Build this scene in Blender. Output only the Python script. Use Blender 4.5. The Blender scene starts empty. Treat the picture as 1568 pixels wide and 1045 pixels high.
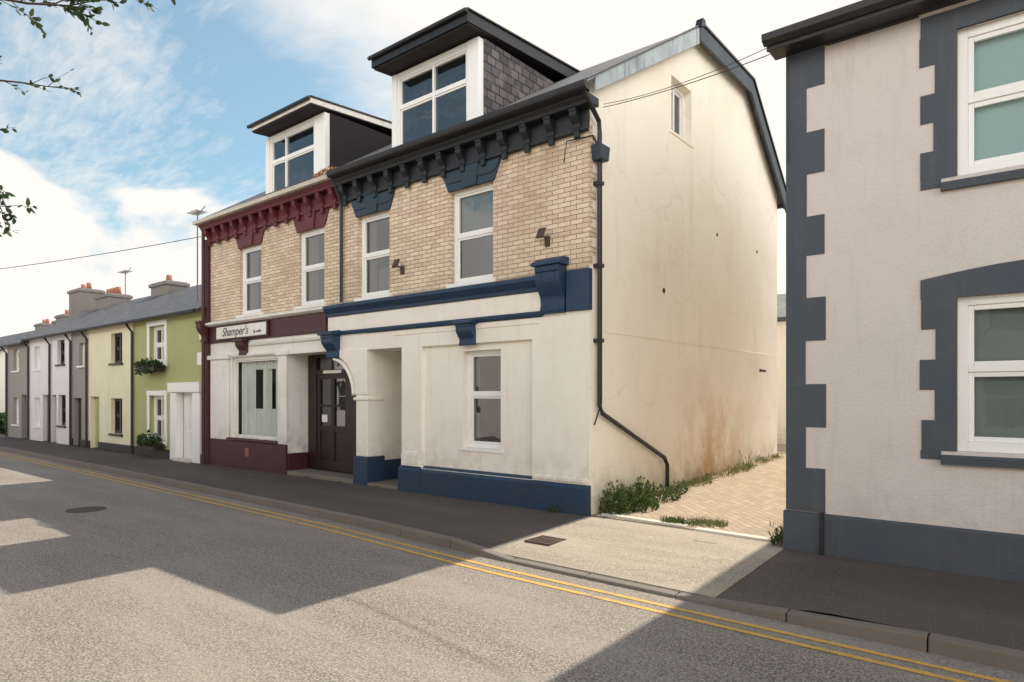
import bpy, bmesh, math, random
from mathutils import Vector
random.seed(7)
scene = bpy.context.scene
COL = scene.collection
pi = math.pi

# ------------------------------------------------------------------ materials
def nn(nt, t, **kw):
    n = nt.nodes.new(t)
    for k, v in kw.items():
        setattr(n, k, v)
    return n

def new_mat(name):
    m = bpy.data.materials.new(name); m.use_nodes = True
    nt = m.node_tree
    return m, nt, nt.nodes['Principled BSDF']

def noise(nt, vec, scale, detail=4, rough=0.55, dist=0.0):
    n = nn(nt, 'ShaderNodeTexNoise')
    n.inputs['Scale'].default_value = scale
    n.inputs['Detail'].default_value = detail
    n.inputs['Roughness'].default_value = rough
    n.inputs['Distortion'].default_value = dist
    nt.links.new(vec, n.inputs['Vector'])
    return n.outputs['Fac']

def mapping(nt, vec, scale=(1, 1, 1), loc=(0, 0, 0), rot=0.0):
    mp = nn(nt, 'ShaderNodeMapping')
    mp.inputs['Scale'].default_value = scale
    mp.inputs['Location'].default_value = loc
    mp.inputs['Rotation'].default_value = (0, 0, rot)
    nt.links.new(vec, mp.inputs['Vector'])
    return mp.outputs['Vector']

def rng(nt, val, a, b, c=0.0, d=1.0, smooth=True):
    r = nn(nt, 'ShaderNodeMapRange')
    if smooth: r.interpolation_type = 'SMOOTHSTEP'
    r.inputs['From Min'].default_value = a; r.inputs['From Max'].default_value = b
    r.inputs['To Min'].default_value = c; r.inputs['To Max'].default_value = d
    nt.links.new(val, r.inputs['Value'])
    return r.outputs['Result']

def mixc(nt, fac, a, b, mode='MIX'):
    m = nn(nt, 'ShaderNodeMix', data_type='RGBA', blend_type=mode)
    for s, v in ((m.inputs['Factor'], fac), (m.inputs['A'], a), (m.inputs['B'], b)):
        if hasattr(v, 'is_output'):
            nt.links.new(v, s)
        elif isinstance(v, (int, float)):
            s.default_value = v
        else:
            s.default_value = (*v, 1)
    return m.outputs['Result']

def math_(nt, op, a, b=0.0, clamp=False):
    m = nn(nt, 'ShaderNodeMath', operation=op); m.use_clamp = clamp
    for s, v in ((m.inputs[0], a), (m.inputs[1], b)):
        if hasattr(v, 'is_output'): nt.links.new(v, s)
        else: s.default_value = v
    return m.outputs[0]

def objvec(nt):
    return nn(nt, 'ShaderNodeTexCoord').outputs['Object']

def bump(nt, bsdf, h, strength=0.3, dist=0.02, prev=None):
    b = nn(nt, 'ShaderNodeBump')
    b.inputs['Strength'].default_value = strength
    b.inputs['Distance'].default_value = dist
    nt.links.new(h, b.inputs['Height'])
    if prev is not None: nt.links.new(prev, b.inputs['Normal'])
    nt.links.new(b.outputs['Normal'], bsdf.inputs['Normal'])
    return b.outputs['Normal']

def paint(name, col, dirt=None, rough=0.6, amount=0.5, streak=True, grain=60, bstr=0.15, foot=0.0):
    """painted / rendered surface with blotches, vertical weather streaks and grain"""
    m, nt, b = new_mat(name)
    v = objvec(nt)
    if dirt is None: dirt = tuple(c * 0.6 for c in col)
    n1 = rng(nt, noise(nt, v, 1.3, 4, 0.65), 0.4, 0.75)
    n2 = rng(nt, noise(nt, mapping(nt, v, (7, 7, 0.5)), 1.6, 3, 0.6), 0.5, 0.8)
    f = math_(nt, 'ADD', math_(nt, 'MULTIPLY', n1, 0.45 * amount), math_(nt, 'MULTIPLY', n2, (0.6 if streak else 0.1) * amount), True)
    c = mixc(nt, f, col, dirt)
    g = noise(nt, v, grain, 2)
    c = mixc(nt, 0.25, c, mixc(nt, g, tuple(x * 0.75 for x in col), tuple(min(1, x * 1.2) for x in col)))
    if foot > 0:
        s = nn(nt, 'ShaderNodeSeparateXYZ'); nt.links.new(v, s.inputs[0])
        ft = math_(nt, 'MULTIPLY', rng(nt, s.outputs[2], 0.0, 1.1, 1.0, 0.0), rng(nt, noise(nt, v, 5, 4, .7), 0.40, 0.64))
        c = mixc(nt, math_(nt, 'MULTIPLY', ft, foot), c, tuple(x * .7 for x in dirt))
        ch = rng(nt, noise(nt, v, 9, 5, .75), 0.69, 0.72)
        c = mixc(nt, math_(nt, 'MULTIPLY', ch, foot * .8), c, tuple(x * .55 for x in dirt))
    nt.links.new(c, b.inputs['Base Color'])
    b.inputs['Roughness'].default_value = rough
    bump(nt, b, g, bstr, 0.01)
    return m

def m_brick(name):
    m, nt, b = new_mat(name)
    v = objvec(nt)
    s = nn(nt, 'ShaderNodeSeparateXYZ'); nt.links.new(v, s.inputs[0])
    cx = math_(nt, 'ADD', s.outputs[0], s.outputs[1])
    cmb = nn(nt, 'ShaderNodeCombineXYZ')
    nt.links.new(cx, cmb.inputs[0]); nt.links.new(s.outputs[2], cmb.inputs[1])
    br = nn(nt, 'ShaderNodeTexBrick')
    nt.links.new(cmb.outputs[0], br.inputs['Vector'])
    br.inputs['Scale'].default_value = 1
    br.inputs['Brick Width'].default_value = 0.20
    br.inputs['Row Height'].default_value = 0.066
    br.inputs['Mortar Size'].default_value = 0.005
    br.inputs['Mortar Smooth'].default_value = 0.3
    br.inputs['Bias'].default_value = -0.2
    br.inputs['Color1'].default_value = (0.80, 0.65, 0.49, 1)
    br.inputs['Color2'].default_value = (0.60, 0.45, 0.32, 1)
    br.inputs['Mortar'].default_value = (0.20, 0.135, 0.10, 1)
    n = rng(nt, noise(nt, v, 0.9, 5), 0.42, 0.75)
    c = mixc(nt, math_(nt, 'MULTIPLY', n, 0.5), br.outputs['Color'], (0.42, 0.31, 0.22))
    n3 = rng(nt, noise(nt, mapping(nt, v, (1.2, 1.2, 9)), 1.9, 3), 0.52, 0.75)
    c = mixc(nt, math_(nt, 'MULTIPLY', n3, 0.42), c, (0.40, 0.26, 0.18))
    fine = noise(nt, v, 30, 2)
    c = mixc(nt, math_(nt, 'MULTIPLY', rng(nt, fine, 0.56, 0.76), 0.35), c, (0.32, 0.21, 0.14))
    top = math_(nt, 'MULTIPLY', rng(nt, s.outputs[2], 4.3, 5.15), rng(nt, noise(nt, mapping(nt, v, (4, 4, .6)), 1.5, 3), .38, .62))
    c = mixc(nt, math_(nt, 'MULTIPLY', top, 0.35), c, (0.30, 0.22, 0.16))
    nt.links.new(c, b.inputs['Base Color'])
    b.inputs['Roughness'].default_value = 0.85
    bump(nt, b, math_(nt, 'SUBTRACT', fine, br.outputs['Fac']), 0.7, 0.01)
    return m

def m_gable():
    m, nt, b = new_mat('weathered_render')
    v = objvec(nt)
    s = nn(nt, 'ShaderNodeSeparateXYZ'); nt.links.new(v, s.inputs[0])
    z = s.outputs[2]; y = s.outputs[1]
    base = (0.95, 0.88, 0.77)
    n1 = rng(nt, noise(nt, v, 0.7, 5, 0.65, 0.4), 0.44, 0.78)
    c = mixc(nt, math_(nt, 'MULTIPLY', n1, 0.40), base, (0.80, 0.68, 0.54))
    n2 = rng(nt, noise(nt, mapping(nt, v, (2.5, 2.5, 0.35)), 1.3, 5, 0.6), 0.52, 0.80)
    c = mixc(nt, math_(nt, 'MULTIPLY', n2, 0.32), c, (0.64, 0.54, 0.43))
    low = rng(nt, z, 0.0, 2.4, 1.0, 0.0)
    mid = math_(nt, 'MULTIPLY', rng(nt, y, 9.6, 11.3), rng(nt, y, 11.6, 14.0, 1.0, 0.0))
    nd = rng(nt, noise(nt, mapping(nt, v, (1.3, 1.3, 0.9)), 1.6, 6, 0.65), 0.34, 0.62)
    f = math_(nt, 'MULTIPLY', math_(nt, 'MULTIPLY', low, mid), nd)
    c = mixc(nt, math_(nt, 'MULTIPLY', f, 0.9), c, (0.62, 0.36, 0.18))
    foot = math_(nt, 'MULTIPLY', rng(nt, z, 0.1, 0.8, 1.0, 0.0), rng(nt, noise(nt, v, 3, 5), 0.36, 0.68))
    c = mixc(nt, math_(nt, 'MULTIPLY', foot, 0.6), c, (0.38, 0.28, 0.18))
    vo = nn(nt, 'ShaderNodeTexVoronoi', feature='DISTANCE_TO_EDGE'); vo.inputs['Scale'].default_value = .55
    nz = nn(nt, 'ShaderNodeTexNoise'); nz.inputs['Scale'].default_value = 1.2; nz.inputs['Detail'].default_value = 5
    nt.links.new(v, nz.inputs['Vector'])
    ad = nn(nt, 'ShaderNodeVectorMath', operation='ADD'); nt.links.new(v, ad.inputs[0]); nt.links.new(nz.outputs['Color'], ad.inputs[1])
    nt.links.new(ad.outputs[0], vo.inputs['Vector'])
    ck = rng(nt, vo.outputs['Distance'], 0.001, 0.006, 1.0, 0.0)
    c = mixc(nt, math_(nt, 'MULTIPLY', ck, 0.16), c, (0.35, 0.27, 0.2))
    nt.links.new(c, b.inputs['Base Color'])
    b.inputs['Roughness'].default_value = 0.9
    bump(nt, b, math_(nt, 'ADD', math_(nt, 'MULTIPLY', noise(nt, v, 0.9, 2, 0.4, 0.2), 4.0), math_(nt, 'MULTIPLY', noise(nt, v, 45, 2), .12)), 0.35, 0.02)
    return m

def m_asphalt(name, c1, c2, speck=0.5, patch=0.5, crack=.15):
    m, nt, b = new_mat(name)
    v = objvec(nt)
    f1 = noise(nt, v, 62, 2, 0.9)
    f2 = noise(nt, v, 20, 3, 0.7)
    f3 = rng(nt, noise(nt, mapping(nt, v, (0.35, 1.5, 1)), 0.9, 5, 0.6), 0.35, 0.7)
    c = mixc(nt, rng(nt, f1, 0.40, 0.62), tuple(x * (1 - speck) for x in c1), tuple(x * (1 + speck * 0.9) for x in c1))
    c = mixc(nt, math_(nt, 'MULTIPLY', f3, patch), c, c2)
    c = mixc(nt, math_(nt, 'MULTIPLY', rng(nt, f2, 0.54, 0.68), 0.4), c, tuple(x * 0.5 for x in c1))
    c = mixc(nt, math_(nt, 'MULTIPLY', rng(nt, f1, 0.60, 0.66), 0.35), c, tuple(min(1, x * 2.0) for x in c1))
    vo = nn(nt, 'ShaderNodeTexVoronoi', feature='DISTANCE_TO_EDGE')
    vo.inputs['Scale'].default_value = 0.3
    wv = nn(nt, 'ShaderNodeVectorMath', operation='ADD')
    nz = nn(nt, 'ShaderNodeTexNoise'); nz.inputs['Scale'].default_value = 2.5; nz.inputs['Detail'].default_value = 4
    nt.links.new(v, nz.inputs['Vector'])
    sc = nn(nt, 'ShaderNodeVectorMath', operation='SCALE'); sc.inputs['Scale'].default_value = 0.5
    nt.links.new(nz.outputs['Color'], sc.inputs[0])
    nt.links.new(v, wv.inputs[0]); nt.links.new(sc.outputs[0], wv.inputs[1])
    nt.links.new(wv.outputs[0], vo.inputs['Vector'])
    cr = rng(nt, vo.outputs['Distance'], 0.001, 0.004, 1.0, 0.0)
    c = mixc(nt, math_(nt, 'MULTIPLY', cr, crack), c, tuple(x * 0.3 for x in c1))
    nt.links.new(c, b.inputs['Base Color'])
    b.inputs['Roughness'].default_value = 0.85
    bump(nt, b, math_(nt, 'ADD', f1, math_(nt, 'MULTIPLY', f2, .7)), 0.5, 0.01)
    return m

def m_yellow():
    m, nt, b = new_mat('worn_yellow_paint')
    v = objvec(nt)
    f = rng(nt, noise(nt, v, 14, 5, 0.75), 0.48, 0.60)
    f2 = rng(nt, noise(nt, mapping(nt, v, (0.8, 1, 1)), 0.9, 4), 0.46, 0.60)
    f = math_(nt, 'MULTIPLY', f, math_(nt, 'ADD', math_(nt, 'MULTIPLY', f2, 0.7), 0.3), True)
    c = mixc(nt, f, (0.66, 0.36, 0.07), (0.24, 0.20, 0.165))
    nt.links.new(c, b.inputs['Base Color'])
    b.inputs['Roughness'].default_value = 0.7
    return m

def m_slate(name='slate', c1=(0.06, 0.06, 0.07), c2=(0.11, 0.10, 0.10), vertical=False, bw=0.25, rh=0.16, mort=.006):
    m, nt, b = new_mat(name)
    v = objvec(nt)
    s = nn(nt, 'ShaderNodeSeparateXYZ'); nt.links.new(v, s.inputs[0])
    cmb = nn(nt, 'ShaderNodeCombineXYZ')
    if vertical:
        nt.links.new(s.outputs[1], cmb.inputs[0]); nt.links.new(s.outputs[2], cmb.inputs[1])
    else:
        nt.links.new(s.outputs[0], cmb.inputs[0]); nt.links.new(s.outputs[1], cmb.inputs[1])
    br = nn(nt, 'ShaderNodeTexBrick'); nt.links.new(cmb.outputs[0], br.inputs['Vector'])
    br.inputs['Scale'].default_value = 1
    br.inputs['Brick Width'].default_value = bw
    br.inputs['Row Height'].default_value = rh
    br.inputs['Mortar Size'].default_value = mort
    br.inputs['Color1'].default_value = (*c1, 1); br.inputs['Color2'].default_value = (*c2, 1)
    br.inputs['Mortar'].default_value = (c1[0] * .2, c1[1] * .2, c1[2] * .2, 1)
    n = rng(nt, noise(nt, v, 4, 4), 0.5, 0.72)
    c = mixc(nt, math_(nt, 'MULTIPLY', n, 0.5), br.outputs['Color'], (0.24, 0.21, 0.18))
    nt.links.new(c, b.inputs['Base Color'])
    b.inputs['Roughness'].default_value = 0.6
    bump(nt, b, math_(nt, 'SUBTRACT', 1.0, br.outputs['Fac']), 0.8, 0.02)
    return m

def m_pavers():
    m, nt, b = new_mat('block_pavers')
    v = objvec(nt)
    mp = nn(nt, 'ShaderNodeMapping'); mp.inputs['Rotation'].default_value = (0, 0, math.radians(45))
    nt.links.new(v, mp.inputs['Vector'])
    br = nn(nt, 'ShaderNodeTexBrick'); nt.links.new(mp.outputs[0], br.inputs['Vector'])
    br.inputs['Scale'].default_value = 1
    br.inputs['Brick Width'].default_value = 0.2; br.inputs['Row Height'].default_value = 0.1
    br.inputs['Mortar Size'].default_value = 0.005
    br.inputs['Color1'].default_value = (0.48, 0.38, 0.28, 1); br.inputs['Color2'].default_value = (0.39, 0.29, 0.21, 1)
    br.inputs['Mortar'].default_value = (0.22, 0.17, 0.11, 1)
    n = rng(nt, noise(nt, v, 2, 5, 0.6), 0.4, 0.7)
    c = mixc(nt, math_(nt, 'MULTIPLY', n, 0.5), br.outputs['Color'], (0.33, 0.28, 0.19))
    nt.links.new(c, b.inputs['Base Color']); b.inputs['Roughness'].default_value = 0.9
    bump(nt, b, math_(nt, 'SUBTRACT', 1.0, br.outputs['Fac']), 0.6, 0.01)
    return m

def m_glass(name, tint=(0.01, 0.014, 0.016), transp=0.35, ior=1.9):
    m, nt, b = new_mat(name)
    out = nt.nodes['Material Output']
    b.inputs['Base Color'].default_value = (*tint, 1)
    b.inputs['Roughness'].default_value = 0.015
    b.inputs['IOR'].default_value = ior
    v = objvec(nt)
    bump(nt, b, noise(nt, v, 2.2, 2), 0.09, 0.03)
    t = nn(nt, 'ShaderNodeBsdfTransparent'); t.inputs[0].default_value = (0.85, 0.9, 0.88, 1)
    mx = nn(nt, 'ShaderNodeMixShader'); mx.inputs[0].default_value = transp
    nt.links.new(b.outputs[0], mx.inputs[1]); nt.links.new(t.outputs[0], mx.inputs[2])
    nt.links.new(mx.outputs[0], out.inputs['Surface'])
    return m

def m_leaf(name, a, b2):
    m, nt, b = new_mat(name)
    oi = nn(nt, 'ShaderNodeTexCoord')
    f = noise(nt, oi.outputs['Object'], 9, 2)
    c = mixc(nt, rng(nt, f, 0.35, 0.65), a, b2)
    nt.links.new(c, b.inputs['Base Color']); b.inputs['Roughness'].default_value = 0.6
    out = nt.nodes['Material Output']
    tr = nn(nt, 'ShaderNodeBsdfTranslucent'); nt.links.new(c, tr.inputs[0])
    mx = nn(nt, 'ShaderNodeMixShader'); mx.inputs[0].default_value = 0.35
    nt.links.new(b.outputs[0], mx.inputs[1]); nt.links.new(tr.outputs[0], mx.inputs[2])
    nt.links.new(mx.outputs[0], out.inputs['Surface'])
    return m

M = {}
M['white'] = paint('cream_masonry_paint', (0.92, 0.85, 0.76), (0.62, 0.51, 0.40), 0.65, 0.5, foot=.55)
M['shopwhite'] = paint('old_white_paint', (0.86, 0.82, 0.76), (0.36, 0.30, 0.24), 0.6, 0.6, foot=.85)
M['pvc'] = paint('white_frame_paint', (0.88, 0.87, 0.84), (0.6, 0.6, 0.57), 0.35, 0.3, bstr=0.03)
M['navy'] = paint('navy_paint', (0.012, 0.040, 0.092), (0.04, 0.06, 0.085), 0.5, 0.7, foot=.5)
M['dark'] = paint('blue_black_paint', (0.010, 0.013, 0.018), (0.03, 0.03, 0.03), 0.5, 0.5)
M['lintel'] = paint('slate_blue_paint', (0.013, 0.036, 0.060), (0.04, 0.055, 0.07), 0.55, 0.8)
M['maroon'] = paint('maroon_paint', (0.058, 0.010, 0.015), (0.09, 0.035, 0.03), 0.5, 0.6, foot=.4)
M['red'] = paint('red_oxide_paint', (0.115, 0.017, 0.022), (0.08, 0.03, 0.03), 0.55, 0.7)
M['brick'] = m_brick('buff_brick')
M['gable'] = m_gable()
M['road'] = m_asphalt('road_asphalt', (0.255, 0.212, 0.178), (0.345, 0.295, 0.25), 0.55, 0.6)
M['pave'] = m_asphalt('pavement_asphalt', (0.088, 0.070, 0.060), (0.135, 0.108, 0.093), 0.4, 0.5)
M['apron'] = m_asphalt('pale_apron', (0.33, 0.275, 0.215), (0.46, 0.39, 0.31), 0.35, 0.7)  # paler than the pavement around it
M['kerb'] = paint('kerb_granite', (0.20, 0.165, 0.14), (0.09, 0.08, 0.07), 0.8, 0.8, False, 90, 0.4)
M['edging'] = paint('edging_concrete', (0.65, 0.59, 0.51), (0.3, 0.26, 0.2), 0.8, 0.8, False, 60, 0.4)
M['yellow'] = m_yellow()
M['slate'] = m_slate()
M['slatecheek'] = m_slate('slate_hanging', (0.05, 0.042, 0.048), (0.15, 0.125, 0.13), True, 0.20, 0.14, .012)
M['felt'] = paint('roofing_felt', (0.018, 0.013, 0.015), (0.04, 0.03, 0.03), 0.8, 0.5)
M['lead'] = paint('pale_weathered_board', (0.48, 0.54, 0.56), (0.10, 0.12, 0.14), 0.7, 1.7, grain=25)
M['greyboard'] = paint('grey_blue_board', (0.04, 0.055, 0.072), (0.12, 0.13, 0.14), 0.6, 0.8)
M['pavers'] = m_pavers()
M['glass'] = m_glass('window_glass', transp=.25, ior=2.7)
M['glass2'] = m_glass('clear_shop_glass', transp=0.90, ior=1.7)
M['glass3'] = m_glass('blind_window_glass', transp=0.72, ior=1.7)
M['room'] = paint('dark_interior', (0.05, 0.045, 0.04), None, 0.9, 0.5, False)
M['curtain'] = paint('net_curtain', (0.88, 0.85, 0.80), (0.45, 0.43, 0.40), 0.9, 0.9, True)
M['skysheet'] = paint('sky_reflection_sheet', (0.60, 0.84, 0.86), (0.46, 0.68, 0.72), 0.8, 0.5)  # sheet behind the glass with reflected sky painted into its colour
M['skysheet2'] = paint('dull_reflection_sheet', (0.34, 0.38, 0.36), (0.22, 0.26, 0.24), 0.8, 0.5)  # lower panes: duller reflection tone painted into the sheet
M['pipe'] = paint('black_pipe', (0.013, 0.013, 0.015), (0.035, 0.035, 0.035), 0.45, 0.4)
M['rusty'] = paint('rusty_iron', (0.08, 0.05, 0.04), (0.04, 0.03, 0.02), 0.8, 0.8)
M['wood'] = paint('dark_brown_wood', (0.020, 0.009, 0.007), (0.04, 0.02, 0.015), 0.45, 0.4)
M['green'] = paint('lime_green_render', (0.42, 0.43, 0.19), (0.28, 0.29, 0.13), 0.75, 0.6)
M['yel'] = paint('pale_yellow_render', (0.82, 0.76, 0.55), (0.52, 0.47, 0.33), 0.75, 0.6)
M['grey'] = paint('grey_render', (0.32, 0.29, 0.27), (0.2, 0.18, 0.17), 0.75, 0.5)
M['lilac'] = paint('pale_lilac_render', (0.80, 0.76, 0.76), (0.5, 0.47, 0.47), 0.75, 0.5)
M['rwall'] = paint('pale_grey_render', (0.66, 0.60, 0.57), (0.44, 0.39, 0.36), 0.85, 0.6, True, 45, 0.5, foot=.35)
M['rtrim'] = paint('blue_grey_trim', (0.062, 0.074, 0.094), (0.12, 0.12, 0.125), 0.7, 0.8, True, 50, 0.35, foot=.5)
M['chim'] = paint('chimney_render', (0.22, 0.20, 0.18), (0.12, 0.10, 0.09), 0.85, 0.8)
M['pot'] = paint('terracotta', (0.33, 0.12, 0.08), (0.22, 0.1, 0.06), 0.8, 0.6)
M['ground'] = paint('rough_ground', (0.14, 0.13, 0.09), (0.08, 0.10, 0.05), 0.9, 0.8, False)
M['leaf'] = m_leaf('leaf_green', (0.035, 0.068, 0.018), (0.12, 0.155, 0.05))
M['leafdark'] = m_leaf('tree_leaf', (0.02, 0.045, 0.015), (0.05, 0.09, 0.025))
M['grass'] = m_leaf('dry_grass', (0.13, 0.17, 0.05), (0.28, 0.25, 0.10))
M['moss'] = m_leaf('orange_lichen', (0.35, 0.14, 0.05), (0.30, 0.20, 0.07))
M['bark'] = paint('bark', (0.06, 0.045, 0.035), (0.03, 0.025, 0.02), 0.9, 0.8)

# ------------------------------------------------------------------ builders
def empty(name):
    e = bpy.data.objects.new(name, None); e.empty_display_size = 0.3
    COL.objects.link(e); return e

class Part:
    def __init__(s, name, mat, parent=None, xf=None, bevel=0.0, smooth=False):
        s.name, s.mat, s.parent, s.xf, s.bevel, s.smooth = name, mat, parent, xf, bevel, smooth
        s.v = []; s.f = []
    def add(s, pts, faces):
        o = len(s.v)
        for p in pts:
            s.v.append(s.xf(*p) if s.xf else tuple(p))
        for f in faces: s.f.append([i + o for i in f])
        return s
    def box(s, x0, x1, y0, y1, z0, z1):
        p = [(x0, y0, z0), (x1, y0, z0), (x1, y1, z0), (x0, y1, z0), (x0, y0, z1), (x1, y0, z1), (x1, y1, z1), (x0, y1, z1)]
        return s.add(p, [(0, 3, 2, 1), (4, 5, 6, 7), (0, 1, 5, 4), (1, 2, 6, 5), (2, 3, 7, 6), (3, 0, 4, 7)])
    def quad(s, a, b, c, d):
        return s.add([a, b, c, d], [(0, 1, 2, 3)])
    def poly(s, pts):
        return s.add(pts, [tuple(range(len(pts)))])
    def prism_x(s, prof, x0, x1):
        n = len(prof)
        p = [(x0, y, z) for y, z in prof] + [(x1, y, z) for y, z in prof]
        f = [tuple(range(n)), tuple(range(2 * n - 1, n - 1, -1))]
        f += [(i, i + n, (i + 1) % n + n, (i + 1) % n) for i in range(n)]
        return s.add(p, f)
    def prism_y(s, prof, y0, y1):
        n = len(prof)
        p = [(x, y0, z) for x, z in prof] + [(x, y1, z) for x, z in prof]
        f = [tuple(range(n)), tuple(range(2 * n - 1, n - 1, -1))]
        f += [(i, i + n, (i + 1) % n + n, (i + 1) % n) for i in range(n)]
        return s.add(p, f)
    def tube(s, pts, r, n=8, r1=None):
        pts = [Vector(p) for p in pts]
        k = len(pts); rings = []
        for i, p in enumerate(pts):
            d = (pts[min(i + 1, k - 1)] - pts[max(i - 1, 0)]).normalized()
            up = Vector((0, 0, 1)) if abs(d.z) < 0.9 else Vector((1, 0, 0))
            a = d.cross(up).normalized(); b = d.cross(a).normalized()
            rr = r if r1 is None else r + (r1 - r) * i / (k - 1)
            rings.append([tuple(p + a * math.cos(2 * pi * j / n) * rr + b * math.sin(2 * pi * j / n) * rr) for j in range(n)])
        v = [q for ring in rings for q in ring]; f = []
        for i in range(k - 1):
            for j in range(n):
                f.append((i * n + j, i * n + (j + 1) % n, (i + 1) * n + (j + 1) % n, (i + 1) * n + j))
        f.append(tuple(range(n))); f.append(tuple(range((k - 1) * n, k * n)))
        return s.add(v, f)
    def wall(s, x0, x1, z0, z1, y, holes=(), depth=0.12):
        xs = sorted(set([x0, x1] + [h[0] for h in holes] + [h[1] for h in holes]))
        zs = sorted(set([z0, z1] + [h[2] for h in holes] + [h[3] for h in holes]))
        for i in range(len(xs) - 1):
            for j in range(len(zs) - 1):
                cx = (xs[i] + xs[i + 1]) / 2; cz = (zs[j] + zs[j + 1]) / 2
                if any(h[0] < cx < h[1] and h[2] < cz < h[3] for h in holes): continue
                s.quad((xs[i], y, zs[j]), (xs[i + 1], y, zs[j]), (xs[i + 1], y, zs[j + 1]), (xs[i], y, zs[j + 1]))
        for h in holes:
            a, b, c, d = h[:4]; e = y + depth
            s.quad((a, y, c), (a, e, c), (a, e, d), (a, y, d)); s.quad((b, y, c), (b, y, d), (b, e, d), (b, e, c))
            s.quad((a, y, c), (b, y, c), (b, e, c), (a, e, c)); s.quad((a, y, d), (a, e, d), (b, e, d), (b, y, d))
        return s
    def done(s):
        me = bpy.data.meshes.new(s.name)
        me.from_pydata(s.v, [], s.f)
        me.materials.append(s.mat)
        bm = bmesh.new(); bm.from_mesh(me)
        bmesh.ops.recalc_face_normals(bm, faces=bm.faces)
        bm.to_mesh(me); bm.free()
        if s.smooth:
            for p in me.polygons: p.use_smooth = True
        ob = bpy.data.objects.new(s.name, me); COL.objects.link(ob)
        if s.bevel:
            md = ob.modifiers.new('bevel', 'BEVEL'); md.width = s.bevel; md.segments = 2
            md.limit_method = 'ANGLE'; md.angle_limit = math.radians(40)
        if s.parent: ob.parent = s.parent
        return ob

def sash(parent, x0, x1, z0, z1, y, rail=None, fr=0.055, mat='pvc', glass='glass', xf=None, mull=(), curtain=None, back=True, sill=None, name='window'):
    """sash window: outer frame, meeting rail, mullions, recessed glass, room behind"""
    f = Part(name + '_frame', M[mat], parent, xf, 0.005)
    f.box(x0, x0 + fr, y, y + 0.07, z0, z1); f.box(x1 - fr, x1, y, y + 0.07, z0, z1)
    f.box(x0 + fr, x1 - fr, y + .001, y + 0.07, z1 - fr, z1); f.box(x0 + fr, x1 - fr, y + .001, y + 0.07, z0, z0 + fr * 1.2)
    g = fr * 0.6
    if rail is not None:
        f.box(x0 + fr, x1 - fr, y + 0.012, y + 0.06, rail - 0.025, rail + 0.025)
    for mx in mull: f.box(mx - 0.022, mx + 0.022, y + 0.008, y + 0.06, z0 + fr * 1.2, z1 - fr)
    segs = [(z0 + fr * 1.2, z1 - fr)] if rail is None else [(z0 + fr * 1.2, rail - 0.025), (rail + 0.025, z1 - fr)]
    for k, (a, b) in enumerate(segs):
        dy = 0.03 if k == 0 else 0.018
        f.box(x0 + fr, x0 + fr + g, y + dy, y + 0.062, a, b); f.box(x1 - fr - g, x1 - fr, y + dy, y + 0.062, a, b)
        f.box(x0 + fr + g, x1 - fr - g, y + dy, y + 0.062, a, a + g); f.box(x0 + fr + g, x1 - fr - g, y + dy, y + 0.062, b - g, b)
    f.done()
    gl = Part(name + '_glass', M[glass], parent, xf)
    gl.quad((x0 + .01, y + 0.05, z0 + .01), (x1 - .01, y + 0.05, z0 + .01), (x1 - .01, y + 0.05, z1 - .01), (x0 + .01, y + 0.05, z1 - .01)).done()
    if back:
        r = Part(name + '_room', M['room'], parent, xf)
        e = y + 0.9; a = y + .075; w = 0.15
        r.quad((x0 - w, e, z0 - w), (x1 + w, e, z0 - w), (x1 + w, e, z1 + w), (x0 - w, e, z1 + w))
        r.quad((x0, a, z0), (x0 - w, e, z0 - w), (x0 - w, e, z1 + w), (x0, a, z1)); r.quad((x1, a, z0), (x1 + w, e, z0 - w), (x1 + w, e, z1 + w), (x1, a, z1))
        r.quad((x0, a, z0), (x1, a, z0), (x1 + w, e, z0 - w), (x0 - w, e, z0 - w)); r.quad((x0, a, z1), (x1, a, z1), (x1 + w, e, z1 + w), (x0 - w, e, z1 + w))
        r.done()
    if curtain:
        if not isinstance(curtain, list): curtain = [curtain]
        for cm, cx0, cx1, cz0, cz1 in curtain:
            c = Part(name + '_curtain', M[cm], parent, xf)
            n = max(6, int((cx1 - cx0) / 0.02))
            wy = lambda i: y + 0.14 + 0.042 * math.sin(i * .95) + .015 * math.sin(i * .37 + 1)
            for i in range(n):
                xa = cx0 + (cx1 - cx0) * i / n; xb = cx0 + (cx1 - cx0) * (i + 1) / n
                if cm.startswith('skysheet'): ya = yb = y + .10  # sheets carrying the painted reflection hang flat
                else: ya, yb = wy(i), wy(i + 1)
                c.quad((xa, ya, cz0), (xb, yb, cz0), (xb, yb, cz1), (xa, ya, cz1))
            c.done()
    if sill:
        sm, sh, so = sill
        Part(name + '_sill', M[sm], parent, xf, 0.006).box(x0 - 0.06, x1 + 0.06, y - so, y + 0.02, z0 - sh, z0 - 0.003).done()

def console(p, x0, x1, yw, z0, z1, out):
    """scrolled bracket on wall plane yw"""
    h = z1 - z0
    prof = [(yw, z0), (yw, z1), (yw - out, z1), (yw - out, z1 - 0.12 * h)]
    for i in range(13):
        t = i / 12
        o = out * (0.92 - 0.55 * (1 / (1 + math.exp(-(t - 0.4) * 9))) + 0.12 * math.sin(t * pi * 2.2) * (1 if t > 0.5 else 0.5))
        prof.append((yw - max(0.02, o * (1 if t < .92 else .7)), z1 - h * (0.14 + 0.86 * t)))
    p.prism_x(prof, x0, x1)

FY = 7.38
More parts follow.
